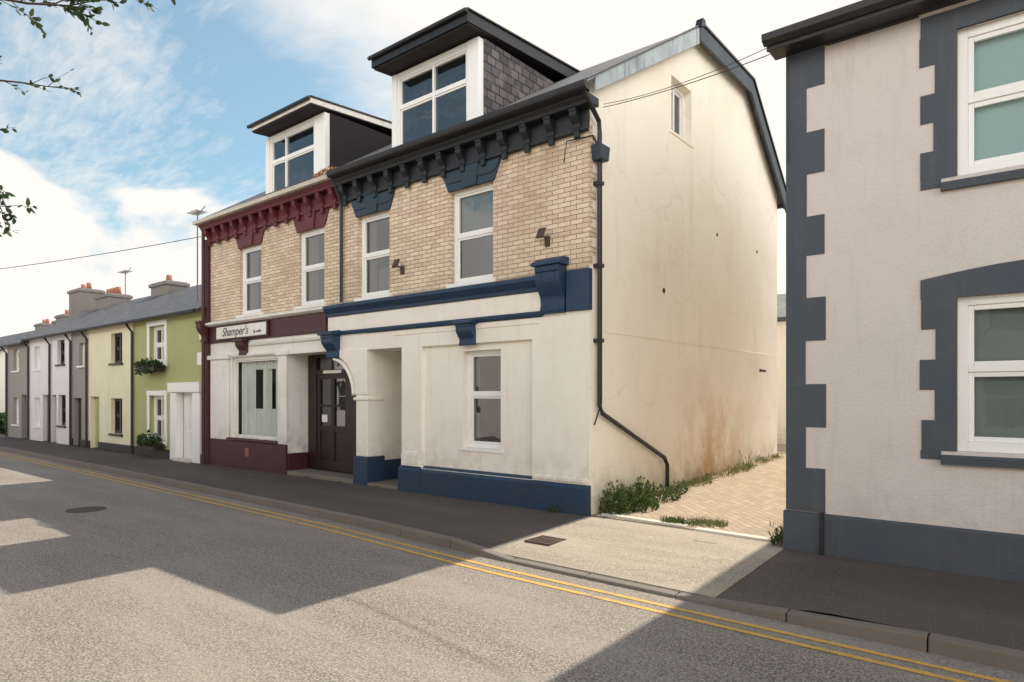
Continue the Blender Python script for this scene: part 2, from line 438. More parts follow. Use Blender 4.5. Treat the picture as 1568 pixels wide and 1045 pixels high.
# ================================================================== BLUE-TRIMMED CORNER BUILDING
B = empty('cream_corner_building')
XR, XL = -4.68, -10.0
w = Part('ground_floor_wall', M['white'], B)
panel = (-7.91, -5.63, 0.40, 2.39)
w.wall(-8.39, XR, -0.05, 2.69, FY, [panel], 0.07)
gw = (-7.03, -6.27, 0.78, 2.28)
w.wall(panel[0], panel[1], panel[2], panel[3], FY + 0.07, [gw], 0.13)
w.quad((-9.3, FY, 2.40), (-8.39, FY, 2.40), (-8.39, FY, 2.69), (-9.3, FY, 2.69))
w.quad((-10.46, FY - .001, 2.42), (-9.3, FY - .001, 2.42), (-9.3, FY - .001, 2.78), (-10.46, FY - .001, 2.78))
w.done()
tr = Part('pilaster_trim', M['white'], B, None, 0.012)
tr.box(-8.37, -7.93, FY - 0.035, FY + 0.01, 0.42, 0.62)
tr.box(-8.36, -7.95, FY - 0.018, FY + 0.01, 0.62, 0.66)
tr.box(-5.61, -4.70, FY - 0.020, FY + 0.01, 0.42, 0.48)
tr.box(-8.60, -5.50, FY - 0.014, FY + 0.01, 2.60, 2.66)
tr.done()
sash(B, *gw, FY + 0.17, rail=1.60, curtain=[('curtain', -6.47, -6.33, 0.85, 2.22), ('curtain', -6.98, -6.88, 0.85, 2.22)], sill=('pvc', 0.05, 0.12))
ps = Part('porch_walls', M['white'], B)
ps.quad((-8.39, FY, -0.03), (-8.39, 9.2, -0.03), (-8.39, 9.2, 2.4), (-8.39, FY, 2.4))
ps.quad((-9.305, FY + .1, -0.03), (-9.305, 9.2, -0.03), (-9.305, 9.2, 2.4), (-9.305, FY + .1, 2.4))
ps.quad((-9.3, 9.2, -0.03), (-8.39, 9.2, -0.03), (-8.39, 9.2, 2.4), (-9.3, 9.2, 2.4))
ps.quad((-9.3, FY, 2.4), (-8.39, FY, 2.4), (-8.39, 9.2, 2.4), (-9.3, 9.2, 2.4))
ps.done()
pc = Part('porch_column', M['white'], B, None, 0.015)
pc.box(-9.62, -9.3, FY, 7.72, 0.50, 1.60)
pc.box(-9.66, -9.27, FY - 0.03, 7.75, 1.50, 1.56)
pc.box(-9.60, -9.308, FY + .19, 7.90, 1.60, 2.40)
pc.done()
pb = Part('porch_column_base', M['navy'], B, None, 0.012)
pb.box(-9.66, -9.27, FY - 0.03, 7.76, -0.05, 0.50)
pb.box(-9.3, -9.28, 7.76, 9.17, -0.03, 0.42)
pb.box(-9.28, -8.41, 9.17, 9.198, -0.03, 0.42)
pb.done()
arc = [(-9.3, 2.42), (-9.3, 1.60), (-9.62, 1.60)] + [(-10.3 + .68 * math.cos(a * pi / 28), 1.6 + .72 * math.sin(a * pi / 28)) for a in range(1, 15)] + [(-10.3, 2.42)]
Part('porch_arch_bracket', M['white'], B, None, 0.012).prism_y(arc, FY - 0.02, FY + 0.2).done()
arc2 = [(-9.64, 1.62)] + [(-10.3 + .66 * math.cos(a * pi / 28), 1.6 + .69 * math.sin(a * pi / 28)) for a in range(1, 14)]
arc3 = arc2 + [(x - 0.035, z - 0.035) for x, z in reversed(arc2)]
Part('arch_moulding', M['white'], B, None, 0.006).prism_y(arc3, FY - 0.05, FY + 0.1).done()
pl = Part('plinth', M['navy'], B, None, 0.012)
pl.prism_x([(FY + .02, -0.1), (FY - .05, -0.1), (FY - .05, 0.38), (FY - .003, 0.42), (FY + .02, .42)], -8.43, -7.91)
pl.prism_x([(FY + .02, -0.1), (FY - .05, -0.1), (FY - .05, 0.36), (FY - .003, 0.40), (FY + .02, .40)], -5.63, -4.66)
pl.prism_x([(FY + .08, -0.1), (FY - .045, -0.1), (FY - .045, 0.36), (FY + .066, 0.44), (FY + .08, .44)], -7.91, -5.63)
pl.done()
Part('entrance_step', M['kerb'], B, None, 0.015).box(-9.3, -8.43, FY - .02, 9.16, -0.05, 0.05).done()
fa = Part('fascia', M['white'], B, None, 0.006); fa.box(XL - .42, -5.46, FY - 0.03, FY + .02, 2.772, 3.047); fa.box(-5.46, XR, FY - 0.004, FY + .02, 2.69, 2.73); fa.done()
co = Part('shopfront_cornice', M['navy'], B, None, 0.006)
prof = [(FY + .02, 3.05), (FY - .06, 3.05), (FY - .07, 3.10), (FY - .11, 3.15), (FY - .15, 3.19), (FY - .15, 3.24), (FY + .02, 3.29)]
co.prism_x(prof, XL - 0.42, -5.46)
co.prism_x([(FY + .02, 2.70), (FY - .04, 2.70), (FY - .055, 2.74), (FY - .055, 2.77), (FY + .02, 2.77)], XL - .04, -5.42)
co.box(-5.02, XR + .02, FY - .05, FY + .05, 2.73, 3.28)
co.done()
cs = Part('fascia_consoles', M['navy'], B, None, 0.006)
console(cs, -5.44, -5.04, FY, 2.72, 3.36, 0.20)
cs.prism_x([(FY + .01, 3.36), (FY - .24, 3.36), (FY - .24, 3.40), (FY - .10, 3.47), (FY + .01, 3.47)], -5.48, -5.0)
console(cs, -7.02, -6.70, FY, 2.36, 2.68, 0.13)
console(cs, -5.36, -5.34, FY, 2.76, 3.34, 0.21); console(cs, -5.14, -5.12, FY, 2.76, 3.34, 0.21)
console(cs, -10.42, -10.08, FY, 2.28, 2.70, 0.2)
cs.prism_x([(FY, 2.70), (FY - .24, 2.70), (FY - .24, 2.76), (FY, 2.80)], -10.46, -10.04)
cs.prism_x([(FY, 2.681), (FY - .17, 2.681), (FY - .17, 2.72), (FY, 2.76)], -7.06, -6.66)
cs.done()
W1 = (-7.24, -6.36, 3.33, 4.78); W2 = (-9.56, -8.70, 3.33, 4.78)
ub = Part('upper_brick_wall', M['brick'], B)
ub.wall(XL, XR, 3.05, 5.5, FY, [W1, W2], 0.13)
z = 3.34; k = 0
while z < 5.1:
    ub.box(XR + .001, XR + .010, FY + .0, FY + (0.16 if k % 2 else 0.07), z, z + 0.12); z += 0.124; k += 1
ub.done()
for wv in (W1, W2):
    sash(B, *wv, FY + 0.08, rail=4.08, curtain=[('skysheet', wv[0] + .05, wv[1] - .05, 4.1, 4.76)] if wv is W1 else [('curtain', wv[0] + .05, wv[0] + .3, 3.4, 4.75), ('curtain', wv[0] + .3, wv[1] - .05, 3.38, 3.85)], sill=('pvc', 0.06, 0.13))
    ln = Part('window_lintel', M['lintel'], B, None, 0.008)
    a, b_ = wv[0], wv[1]; c = (a + b_) / 2
    ln.prism_y([(a - .03, 4.78), (b_ + .03, 4.78), (b_ + .17, 5.10), (a - .17, 5.10)], FY - .03, FY + .02)
    ln.prism_y([(c - .13, 4.78), (c + .13, 4.78), (c + .19, 5.11), (c - .19, 5.11)], FY - .06, FY - .028)
    ln.prism_y([(a - .10, 4.96), (a - .02, 4.90), (b_ + .02, 4.90), (b_ + .10, 4.96), (b_ + .16, 5.08), (a - .16, 5.08)], FY - .045, FY - .029)
    ln.done()
def eaves(parent, mat, x0, x1, ext):
    e = Part('eaves_cornice', M[mat], parent, None, 0.006)
    e.box(x0, x1, FY - .05, FY + .02, 5.10, 5.38)
    e.prism_x([(FY + .02, 5.38), (FY - .20, 5.38), (FY - .22, 5.42), (FY - .26, 5.46), (FY - .26, 5.49), (FY + .02, 5.49)], x0, x1 + ext)
    e.box(x0, x1 + .01, FY - .07, FY - .04, 5.105, 5.15)
    n = 13
    for i in range(n):
        x = x0 + 0.15 + i * (x1 - x0 - 0.30) / (n - 1)
        console(e, x - .055, x + .055, FY - .045, 5.10, 5.378, 0.15)
        e.box(x - .04, x + .04, FY - .09, FY - .04, 5.02, 5.11)
    e.done()
eaves(B, 'dark', XL + .003, XR, .14)
gt = Part('gutter', M['pipe'], B, None, 0.004)
gt.prism_x([(FY - .265, 5.48)] + [(FY - .33 + .065 * math.cos(a), 5.54 + .055 * math.sin(a)) for a in [pi * 1.6, pi * 1.4, pi * 1.2, pi]] + [(FY - .395, 5.59), (FY - .265, 5.59)], XL + .05, XR + .18)
gt.done()
g = Part('gable_wall', M['gable'], B)
YB = 15.24
def zr(y):
    if y <= 10.65: return 5.60 + (y - 7.1) * (7.84 - 5.60) / (10.65 - 7.1)
    if y <= 13.17: return 7.84
    return 7.84 + (y - 13.17) * (5.95 - 7.84) / (15.5 - 13.17)
GX = XR
AY0, AY1, AZ0, AZ1 = 9.84, 10.62, 5.88, 6.78
def P(y, z): return (GX, y, z)
g.poly([P(FY, -.1), P(AY0, -.1), P(AY0, zr(AY0) - .02), P(FY, zr(FY) - .02)])
g.poly([P(AY0, -.1), P(AY1, -.1), P(AY1, AZ0), P(AY0, AZ0)])
g.poly([P(AY0, AZ1), P(AY1, AZ1), P(AY1, zr(AY1) - .02), P(AY0, zr(AY0) - .02)])
g.poly([P(AY1, -.1), P(YB, -.1), P(YB, zr(YB) - .02), P(13.17, 7.82), P(10.65, 7.82), P(AY1, zr(AY1) - .02)])
for q in (((AY0, AZ0), (AY1, AZ0)), ((AY1, AZ0), (AY1, AZ1)), ((AY1, AZ1), (AY0, AZ1)), ((AY0, AZ1), (AY0, AZ0))):
    (a, b1), (c, d) = q
    g.quad((GX, a, b1), (GX, c, d), (GX - .2, c, d), (GX - .2, a, b1))
g.quad((GX, YB, -.1), (XL, YB, -.1), (XL, YB, 6.1), (GX, YB, 6.1))
g.done()
gx = lambda x, y, z: (GX - y, x, z)
sash(B, AY0, AY1, AZ0, AZ1, 0.13, rail=None, xf=gx, mull=((AY0 + AY1) / 2,), name='attic_window', sill=('gable', .05, .15), fr=.065)
gr = Part('gable_render_bead', M['gable'], B)
gr.box(GX + .001, GX + .009, FY + .45, YB - .3, 2.46, 2.475)
gr.box(GX + .001, GX + .006, 8.05, 8.06, 0.1, 2.46)
gr.done()
vt = Part('wall_vents', M['rusty'], B, None)
for (y, z, r) in ((9.57, 3.25, .045), (11.75, 4.55, .035), (13.9, 4.6, .035), (14.1, 2.12, .04)):
    vt.tube([(GX - .02, y, z), (GX + .006, y, z)], r, 12)
vt.tube([(GX, 14.1, 2.12), (GX + .12, 14.1, 2.10)], .025, 8)
vt.done()
rf = Part('roof', M['slate'], B)
top = [(7.10, 5.60), (10.65, 7.86), (13.17, 7.86), (15.5, 5.97)]
rf.prism_x(top + [(y, z - .06) for y, z in reversed(top)], XL, XR + .12); rf.done()
bb = Part('front_barge_board', M['lead'], B, None, 0.004)
bb.prism_x([(7.3, 5.56), (10.6, 7.54), (10.6, 7.83), (7.3, 5.74)], XR + .12, XR + .155); bb.done()
b2 = Part('rear_barge_board', M['greyboard'], B, None, 0.004)
b2.prism_x([(10.6, 7.60), (13.10, 7.60), (13.15, 7.87), (10.6, 7.87)], XR + .13, XR + .175)
b2.prism_x([(13.10, 7.60), (15.42, 5.72), (15.52, 5.97), (13.15, 7.87)], XR + .13, XR + .175)
b2.box(XR + .0, XR + .13, 10.6, 13.1, 7.78, 7.795)
b2.done()
v2 = Part('verge_capping', M['pipe'], B, None, .003)
v2.prism_x([(7.05, 5.60), (10.65, 7.87), (10.65, 7.895), (7.05, 5.625)], XR + .1, XR + .18)
v2.prism_x([(10.65, 7.88), (13.2, 7.88), (13.2, 7.92), (10.65, 7.92)], XR + .1, XR + .2)
v2.prism_x([(13.2, 7.88), (15.56, 5.97), (15.56, 6.02), (13.2, 7.93)], XR + .1, XR + .2)
v2.prism_x([(10.55, 7.8), (10.75, 7.88), (10.72, 7.97), (10.62, 7.97)], XR + .09, XR + .21)
v2.tube([(XR + .15, 15.5, 5.92), (XL, 15.5, 5.92)], .06)
v2.box(XR + .08, XR + .22, 15.42, 15.58, 5.82, 6.0)
v2.done()
def dormer(parent, x0, x1, yf, z0, z1, ztop, rx0, rx1, ry, cheek, fascia, posts, mulls, rail, right_w, left_w, yback=10.4):
    d = Part('dormer_posts', M[posts], parent, None, .008)
    d.box(x0, x0 + left_w, yf, yf + .12, z0, z1); d.box(x1 - right_w, x1, yf, yf + .12, z0, z1)
    d.box(x0 + left_w, x1 - right_w, yf + .01, yf + .1, z0, z0 + .06); d.box(x0 + left_w, x1 - right_w, yf + .01, yf + .1, z1 - .06, z1)
    d.done()
    sash(parent, x0 + left_w, x1 - right_w, z0 + .06, z1 - .06, yf + .03, rail=rail, mull=mulls, fr=.05, name='dormer_window')
    c = Part('dormer_cheeks', M[cheek], parent)
    for x in (x0 + .01, x1 - .01):
        c.box(x - .02, x + .015, yf + .12, yback, 5.6, z1 + .02)
    c.done()
    r = Part('dormer_roof', M['felt'], parent, None, .01)
    r.prism_x([(ry + .02, ztop - .03), (yback + .1, ztop + .22), (yback + .1, ztop + .1), (ry + .02, z1 + .0)], rx0 + .02, rx1 - .02); r.done()
    f = Part('dormer_fascia', M[fascia], parent, None, .006)
    f.box(rx0, rx1, ry - .02, ry + .01, z1 + .03, ztop)
    f.prism_x([(ry + .0105, z1 + .03), (ry + .0105, ztop), (yback, ztop + .22), (yback, z1 + .22)], rx1 - .03, rx1)
    f.prism_x([(ry + .0105, z1 + .03), (ry + .0105, ztop), (yback, ztop + .22), (yback, z1 + .22)], rx0, rx0 + .03)
    f.done()
    f = Part('dormer_gutter', M['pipe'], parent, None, .004)
    f.tube([(rx0 - .02, ry - .06, ztop - .02), (rx1 + .02, ry - .06, ztop - .02)], .035)
    f.prism_x([(ry - .03, ztop), (ry - .03, ztop + .03), (yback, ztop + .25), (yback, ztop + .221)], rx1 - .05, rx1 + .03)
    f.done()
dormer(B, -8.90, -6.85, 7.60, 5.62, 7.20, 7.40, -9.0, -6.74, 7.25, 'slatecheek', 'dark', 'pvc', (-7.90,), 6.60, .24, .12)
pp = Part('rainwater_pipe', M['pipe'], B, None)
px = XR + .07
pp.tube([(XR + .12, FY - .3, 5.50), (XR + .12, FY - .2, 5.40), (px, FY + .13, 5.25), (px, FY + .15, 5.1), (px, FY + .15, 1.45), (px, FY + .22, 1.35),
         (px, 9.45, .62), (px, 9.55, .5), (px, 9.55, .12)], .033)
for z in (4.4, 3.3, 2.3): pp.box(XR, px + .04, FY + .1, FY + .2, z, z + .05)
pp.tube([(XR + .02, FY + .28, 4.9), (XR + .02, FY + .28, 1.5), (XR + .02, FY + .1, 1.2)], .010)
pp.tube([(XR + .02, FY + .28, 4.9), (XR + .02, FY + .05, 5.05), (XR + .02, FY - .06, 5.0), (-5.0, FY - .06, 5.02), (-5.05, FY - .05, 4.75)], .010)
pp.done()
Part('pipe_hopper', M['lintel'], B, None, .01).prism_x([(FY + .06, 4.72), (FY + .24, 4.72), (FY + .28, 4.92), (FY + .02, 4.92)], XR + .002, XR + .16).done()
rw = Part('party_downpipe', M['pipe'], B, None); rw.tube([(-9.97, FY - .24, 5.5), (-9.97, FY - .06, 5.1), (-9.97, FY - .06, 3.3)], .030); rw.done()
fx = Part('wall_light_fittings', M['rusty'], B, None, .004)
for x, z in ((-5.35, 3.66), (-8.35, 3.62)):
    fx.box(x - .035, x + .035, FY - .04, FY, z, z + .14); fx.tube([(x, FY - .03, z + .1), (x - .02, FY - .15, z + .14)], .012)
    fx.add([(x - .07, FY - .20, z + .10), (x + .04, FY - .20, z + .10), (x + .04, FY - .13, z + .24), (x - .07, FY - .13, z + .24),
            (x - .07, FY - .17, z + .09), (x + .04, FY - .17, z + .09), (x + .04, FY - .10, z + .23), (x - .07, FY - .10, z + .23)],
           [(0, 1, 2, 3), (4, 5, 6, 7), (0, 1, 5, 4), (1, 2, 6, 5), (2, 3, 7, 6), (3, 0, 4, 7)])
fx.done()

# ================================================================== MAROON SHOP
S = empty('maroon_shop_building')
SL, SR = -15.02, -10.0
sw = Part('shopfront_wall', M['shopwhite'], S)
win = (-14.03, -12.18, 0.62, 2.42)
sw.wall(SL, -11.83, -.05, 2.78, FY, [win], .12)
sw.quad((-11.83, FY, 2.42), (-10.46, FY, 2.42), (-10.46, FY, 2.78), (-11.83, FY, 2.78))
sw.quad((-11.83, FY, -.05), (-11.83, 7.92, -.05), (-11.83, 7.92, 2.42), (-11.83, FY, 2.42))
sw.quad((-11.83, FY, 2.42), (-9.62, FY, 2.42), (-9.62, 7.92, 2.42), (-11.83, 7.92, 2.42))
sw.done()
st = Part('shopfront_pilasters', M['shopwhite'], S, None, .012)
st.box(-14.92, -14.12, FY - .05, FY - .003, .60, 2.40); st.box(-15.0, -14.06, FY - .09, FY - .003, 2.40, 2.50)
st.box(-12.10, -11.80, FY - .05, FY - .003, .60, 2.40); st.box(-12.14, -11.76, FY - .09, FY - .003, 2.40, 2.50)
st.box(-14.03, -12.18, FY - .04, FY - .003, 2.44, 2.50)
st.done()
sp = Part('shopfront_plinth', M['maroon'], S, None, .012)
sp.box(SL, -11.80, FY - .06, FY - .004, -.1, .60); sp.box(-14.1, -12.1, FY - .10, FY - .0, .60, .66)
sp.box(-11.829, -11.80, FY - .0039, 7.85, -.05, .42)
sp.done()
sash(S, *win, FY + .05, rail=None, glass='glass2', fr=.06, mat='shopwhite', curtain=[('curtain', win[0] + .06, win[1] - .06, .70, 1.30), ('curtain', win[0] + .06, win[0] + .65, 1.30, 2.36), ('curtain', win[0] + .95, win[0] + 1.25, 1.30, 2.2), ('curtain', win[1] - .40, win[1] - .06, 1.30, 2.36), ('curtain', win[0] + .06, win[1] - .06, 2.15, 2.36)], name='shop_window')
Part('air_brick', M['pot'], S, None, .003).box(-13.35, -13.20, FY - .066, FY - .06, .28, .46).done()
dr = Part('shop_door', M['wood'], S, None, .006)
D0, D1, dy = -11.55, -10.50, 7.86
dr.box(-11.83, -11.55, dy, 7.93, .08, 2.42); dr.box(-10.50, -9.62, dy, 7.93, .08, 2.42)
dr.box(D0, D1, dy, 7.93, 2.02, 2.10); dr.box(D0, D1, dy, 7.93, 2.36, 2.42)
for x in (D0 + .0, D1 - .11, (D0 + D1) / 2 - .05): dr.box(x, x + .11, dy + .02, 7.93, .08, 2.02)
for z, h in ((.08, .2), (.86, .12), (1.36, .04), (1.92, .1)): dr.box(D0 + .11, D1 - .11, dy + .025, 7.925, z, z + h)
dr.box(D0 + .05, D1 - .05, dy + .045, 7.925, .2, .95)
dr.done()
dg = Part('door_glass', M['glass'], S); dg.quad((D0, 7.915, .9), (D1, 7.915, .9), (D1, 7.915, 2.4), (D0, 7.915, 2.4)).done()
Part('door_room', M['room'], S).quad((-11.8, 7.96, 0), (-9.62, 7.96, 0), (-9.62, 7.96, 2.5), (-11.8, 7.96, 2.5)).done()
Part('door_notices', M['curtain'], S, None, .002).box(-11.40, -11.22, 7.90, 7.908, 1.05, 1.20).box(-11.3, -10.7, 7.855, 7.859, 2.03, 2.09).done()
Part('shop_step', M['kerb'], S, None, .015).box(-11.79, -9.67, FY - .04, 7.85, -.05, .08).done()
sf = Part('shop_fascia', M['maroon'], S, None, .008)
sf.box(SL, SR - .46, FY - .05, FY + .02, 2.785, 3.16)
for x in (-13.48, ): console(sf, x - .16, x + .16, FY - .003, 2.46, 2.78, .15)
sf.box(-13.70, -13.26, FY - .19, FY - .05, 2.74, 2.80)
sf.done()
sc = Part('shop_cornice', M['shopwhite'], S, None, .006)
sc.prism_x([(FY + .02, 3.163), (FY - .08, 3.163), (FY - .15, 3.20), (FY - .15, 3.24), (FY + .02, 3.29)], SL - .05, -10.43)
sc.prism_x([(FY + .02, 2.65), (FY - .05, 2.65), (FY - .07, 2.70), (FY + .02, 2.72)], -13.2, -10.5)
sc.done()
sp2 = Part('side_pilaster', M['maroon'], S, None, .01)
sp2.box(SL - .14, SL + .02, FY - .08, FY + .1, -.1, 5.2); console(sp2, SL - .16, SL + .06, FY - .08, 2.8, 3.3, .2)
sp2.tube([(SL - .05, FY - .14, 5.4), (SL - .05, FY - .14, 0.0)], .04)
sp2.done()
Part('sign_board', M['maroon'], S, None, .006).box(-14.55, -12.40, FY - .10, FY - .055, 2.82, 3.14).done()
Part('sign_panel', M['shopwhite'], S, None, .003).box(-14.51, -12.44, FY - .112, FY - .101, 2.85, 3.11).done()
def text(body, size, x, z, parent, mat, shear=.35, y=FY - .116):
    cuv = bpy.data.curves.new('sign_lettering', 'FONT'); cuv.body = body; cuv.size = size; cuv.shear = shear; cuv.extrude = .002
    cuv.materials.append(mat)
    o = bpy.data.objects.new('sign_lettering', cuv); COL.objects.link(o)
    o.location = (x, y, z); o.rotation_euler = (pi / 2, 0, 0); o.parent = parent
text("Shamper's", .27, -14.25, 2.90, S, M['wood'])
text("by order", .09, -12.93, 2.91, S, M['wood'])
W3 = (-11.42, -10.57, 3.34, 4.79); W4 = (-13.67, -12.81, 3.34, 4.79)
su = Part('upper_brick_wall', M['brick'], S); su.wall(SL, SR, 3.2, 5.5, FY, [W3, W4], .13); su.done()
for wv in (W3, W4):
    sash(S, *wv, FY + .06, rail=4.08, curtain=[('curtain', wv[0] + .05, wv[0] + .35, 3.4, 4.74), ('curtain', wv[1] - .22, wv[1] - .05, 3.4, 4.74)], sill=('shopwhite', .07, .14))
    ln = Part('window_lintel', M['red'], S, None, .008)
    a, b_ = wv[0], wv[1]; c = (a + b_) / 2
    ln.prism_y([(a - .03, 4.79), (b_ + .03, 4.79), (b_ + .17, 5.10), (a - .17, 5.10)], FY - .03, FY + .02)
    ln.prism_y([(c - .13, 4.79), (c + .13, 4.79), (c + .19, 5.11), (c - .19, 5.11)], FY - .06, FY - .028)
    ln.done()
eaves(S, 'red', SL - .05, SR - .003, 0)
sg = Part('gutter_and_fascia', M['edging'], S, None, .006)
sg.prism_x([(FY + .02, 5.493), (FY - .24, 5.493), (FY - .26, 5.54), (FY + .02, 5.54)], SL - .08, SR - .003)
sg.prism_x([(FY - .265, 5.49), (FY - .35, 5.49), (FY - .37, 5.56), (FY - .265, 5.56)], SL - .12, SR)
sg.done()
rf = Part('roof', M['slate'], S)
rf.prism_x(top + [(y, z - .06) for y, z in reversed(top)], SL - .1, SR - .003); rf.done()
sb = Part('side_and_rear_wall', M['grey'], S)
sb.poly([(SL, FY, -.1), (SL, YB, -.1), (SL, YB, 6.1), (SL, 13.17, 7.8), (SL, 10.65, 7.8), (SL, FY, 5.75)])
sb.quad((SL, YB, -.1), (SR, YB, -.1), (SR, YB, 6.1), (SL, YB, 6.1)); sb.done()
dormer(S, -13.02, -10.88, 7.60, 5.62, 7.12, 7.25, -12.98, -10.80, 7.25, 'felt', 'shopwhite', 'pvc', (-12.30,), 6.55, .36, .14)

# ================================================================== GREY-TRIMMED HOUSE, RIGHT
R = empty('grey_quoined_house')
RX, RY = -2.08, 7.1
wl = (-0.61, 0.70, 1.09, 2.48); wu = (-0.61, 0.70, 3.57, 4.89)
wl2 = (3.0, 4.3, 1.09, 2.48); wu2 = (3.0, 4.3, 3.57, 4.89)
rwp = Part('front_wall', M['rwall'], R); rwp.wall(RX, 8, -.1, 5.15, RY, [wl, wu, wl2, wu2], .14)
rwp.quad((RX, 15.5, -.1), (8, 15.5, -.1), (8, 15.5, 5.15), (RX, 15.5, 5.15)); rwp.quad((8, RY, -.1), (8, 15.5, -.1), (8, 15.5, 5.15), (8, RY, 5.15))
rwp.poly([(8, RY, 5.15), (8, 15.5, 5.15), (8, 11.3, 7.2)])
rwp.done()
rws = Part('lane_side_wall', M['white'], R)
rws.quad((RX, RY, -.1), (RX, 15.5, -.1), (RX, 15.5, 5.15), (RX, RY, 5.15)); rws.poly([(RX, RY, 5.15), (RX, 15.5, 5.15), (RX, 11.3, 7.2)]); rws.done()
q = Part('quoins', M['rtrim'], R)
zz = [.41, .855, 1.27, 1.71, 2.15, 2.59, 3.02, 3.42, 3.85, 4.28, 4.73, 5.12]
for i in range(len(zz) - 1):
    wd = (.375 if i % 2 == 0 else .195) + random.uniform(-.012, .012)
    q.box(RX - .008, RX + wd, RY - .008, RY + .01, zz[i] + .0005, zz[i + 1])
    q.box(RX - .0085, RX + .01, RY + .0105, RY + (.2 if i % 2 == 0 else .38), zz[i], zz[i + 1])
q.done()
pq = Part('plinth', M['rtrim'], R, None, .008)
pq.prism_x([(RY + .01, -.1), (RY - .035, -.1), (RY - .035, .39), (RY - .0, .405), (RY + .01, .405)], RX - .03, 8)
pq.done()
def surround(x0, x1, z0, z1, ztop, up):
    s_ = Part('window_surround', M['rtrim'], R)
    n = 5; h = (z1 - z0 + .0) / n
    for i in range(n):
        wd = (.28 if (i % 2 == 0) else .17) + random.uniform(-.01, .01)
        s_.box(x0 - wd, x0, RY - .008, RY + .02, z0 + i * h, z0 + (i + 1) * h)
        s_.box(x1, x1 + wd, RY - .008, RY + .02, z0 + i * h, z0 + (i + 1) * h)
    arch = [(x0 - .28, z1), (x0 - .28, ztop)] + [(x0 - .28 + (x1 - x0 + .56) * i / 10, ztop + .10 * math.sin(pi * i / 10)) for i in range(1, 10)] + [(x1 + .28, ztop), (x1 + .28, z1)]
    if up: arch = [(x0 - .28, z1), (x0 - .28, ztop), (x1 + .28, ztop), (x1 + .28, z1)]
    s_.prism_y(arch, RY - .010, RY + .02)
    s_.prism_x([(RY + .1, z0 - .12), (RY - .05, z0 - .12), (RY - .06, z0 - .05), (RY + .1, z0 - .005)], x0 - .12, x1 + .12)
    s_.box(x0 - .28, x0 - .12, RY - .009, RY + .02, z0 - .08, z0 - .001); s_.box(x1 + .12, x1 + .28, RY - .009, RY + .02, z0 - .08, z0 - .001)
    s_.done()
for a, b_ in ((wl, False), (wu, True), (wl2, False), (wu2, True)):
    surround(a[0], a[1], a[2], a[3], 2.66 if not b_ else 5.08, b_)
    rail = a[2] + (.74 if not b_ else .68)
    sash(R, *a, RY + .06, rail=rail, fr=.075, glass='glass3', curtain=(('skysheet' if b_ else 'skysheet2'), a[0] + .08, a[1] - .08, a[2] + .05, a[3] - .05))
re = Part('eaves', M['pipe'], R, None, .006)
re.box(RX - .12, 8.2, RY - .25, RY + .01, 5.12, 5.15)
re.box(RX - .12, 8.2, RY - .28, RY - .25, 5.10, 5.22)
re.prism_x([(RY - .29, 5.14), (RY - .37, 5.17), (RY - .38, 5.24), (RY - .29, 5.24)], RX - .14, 8.2)
re.done()
rt = [(RY - .33, 5.23), (11.3, 7.3), (15.9, 5.1)]
rr = Part('roof', M['slate'], R); rr.prism_x(rt + [(y, z - .07) for y, z in reversed(rt)], RX - .12, 8.2); rr.done()
ch = Part('chimney', M['chim'], R, None, .01); ch.box(-1.9, -.9, 10.9, 11.7, 6.9, 8.3); ch.done()
rp = Part('cables', M['pipe'], R); rp.tube([(RX + .01, RY - .045, 5.1), (RX + .02, RY - .025, 4.0)], .006, 5)
rp.tube([(RX + .35, RY - .045, .42), (RX + .35, RY - .05, -.02)], .02)
rp.tube([(-1.7, RY - .02, 5.1), (-.9, RY - .02, 5.1)], .008, 5); rp.done()

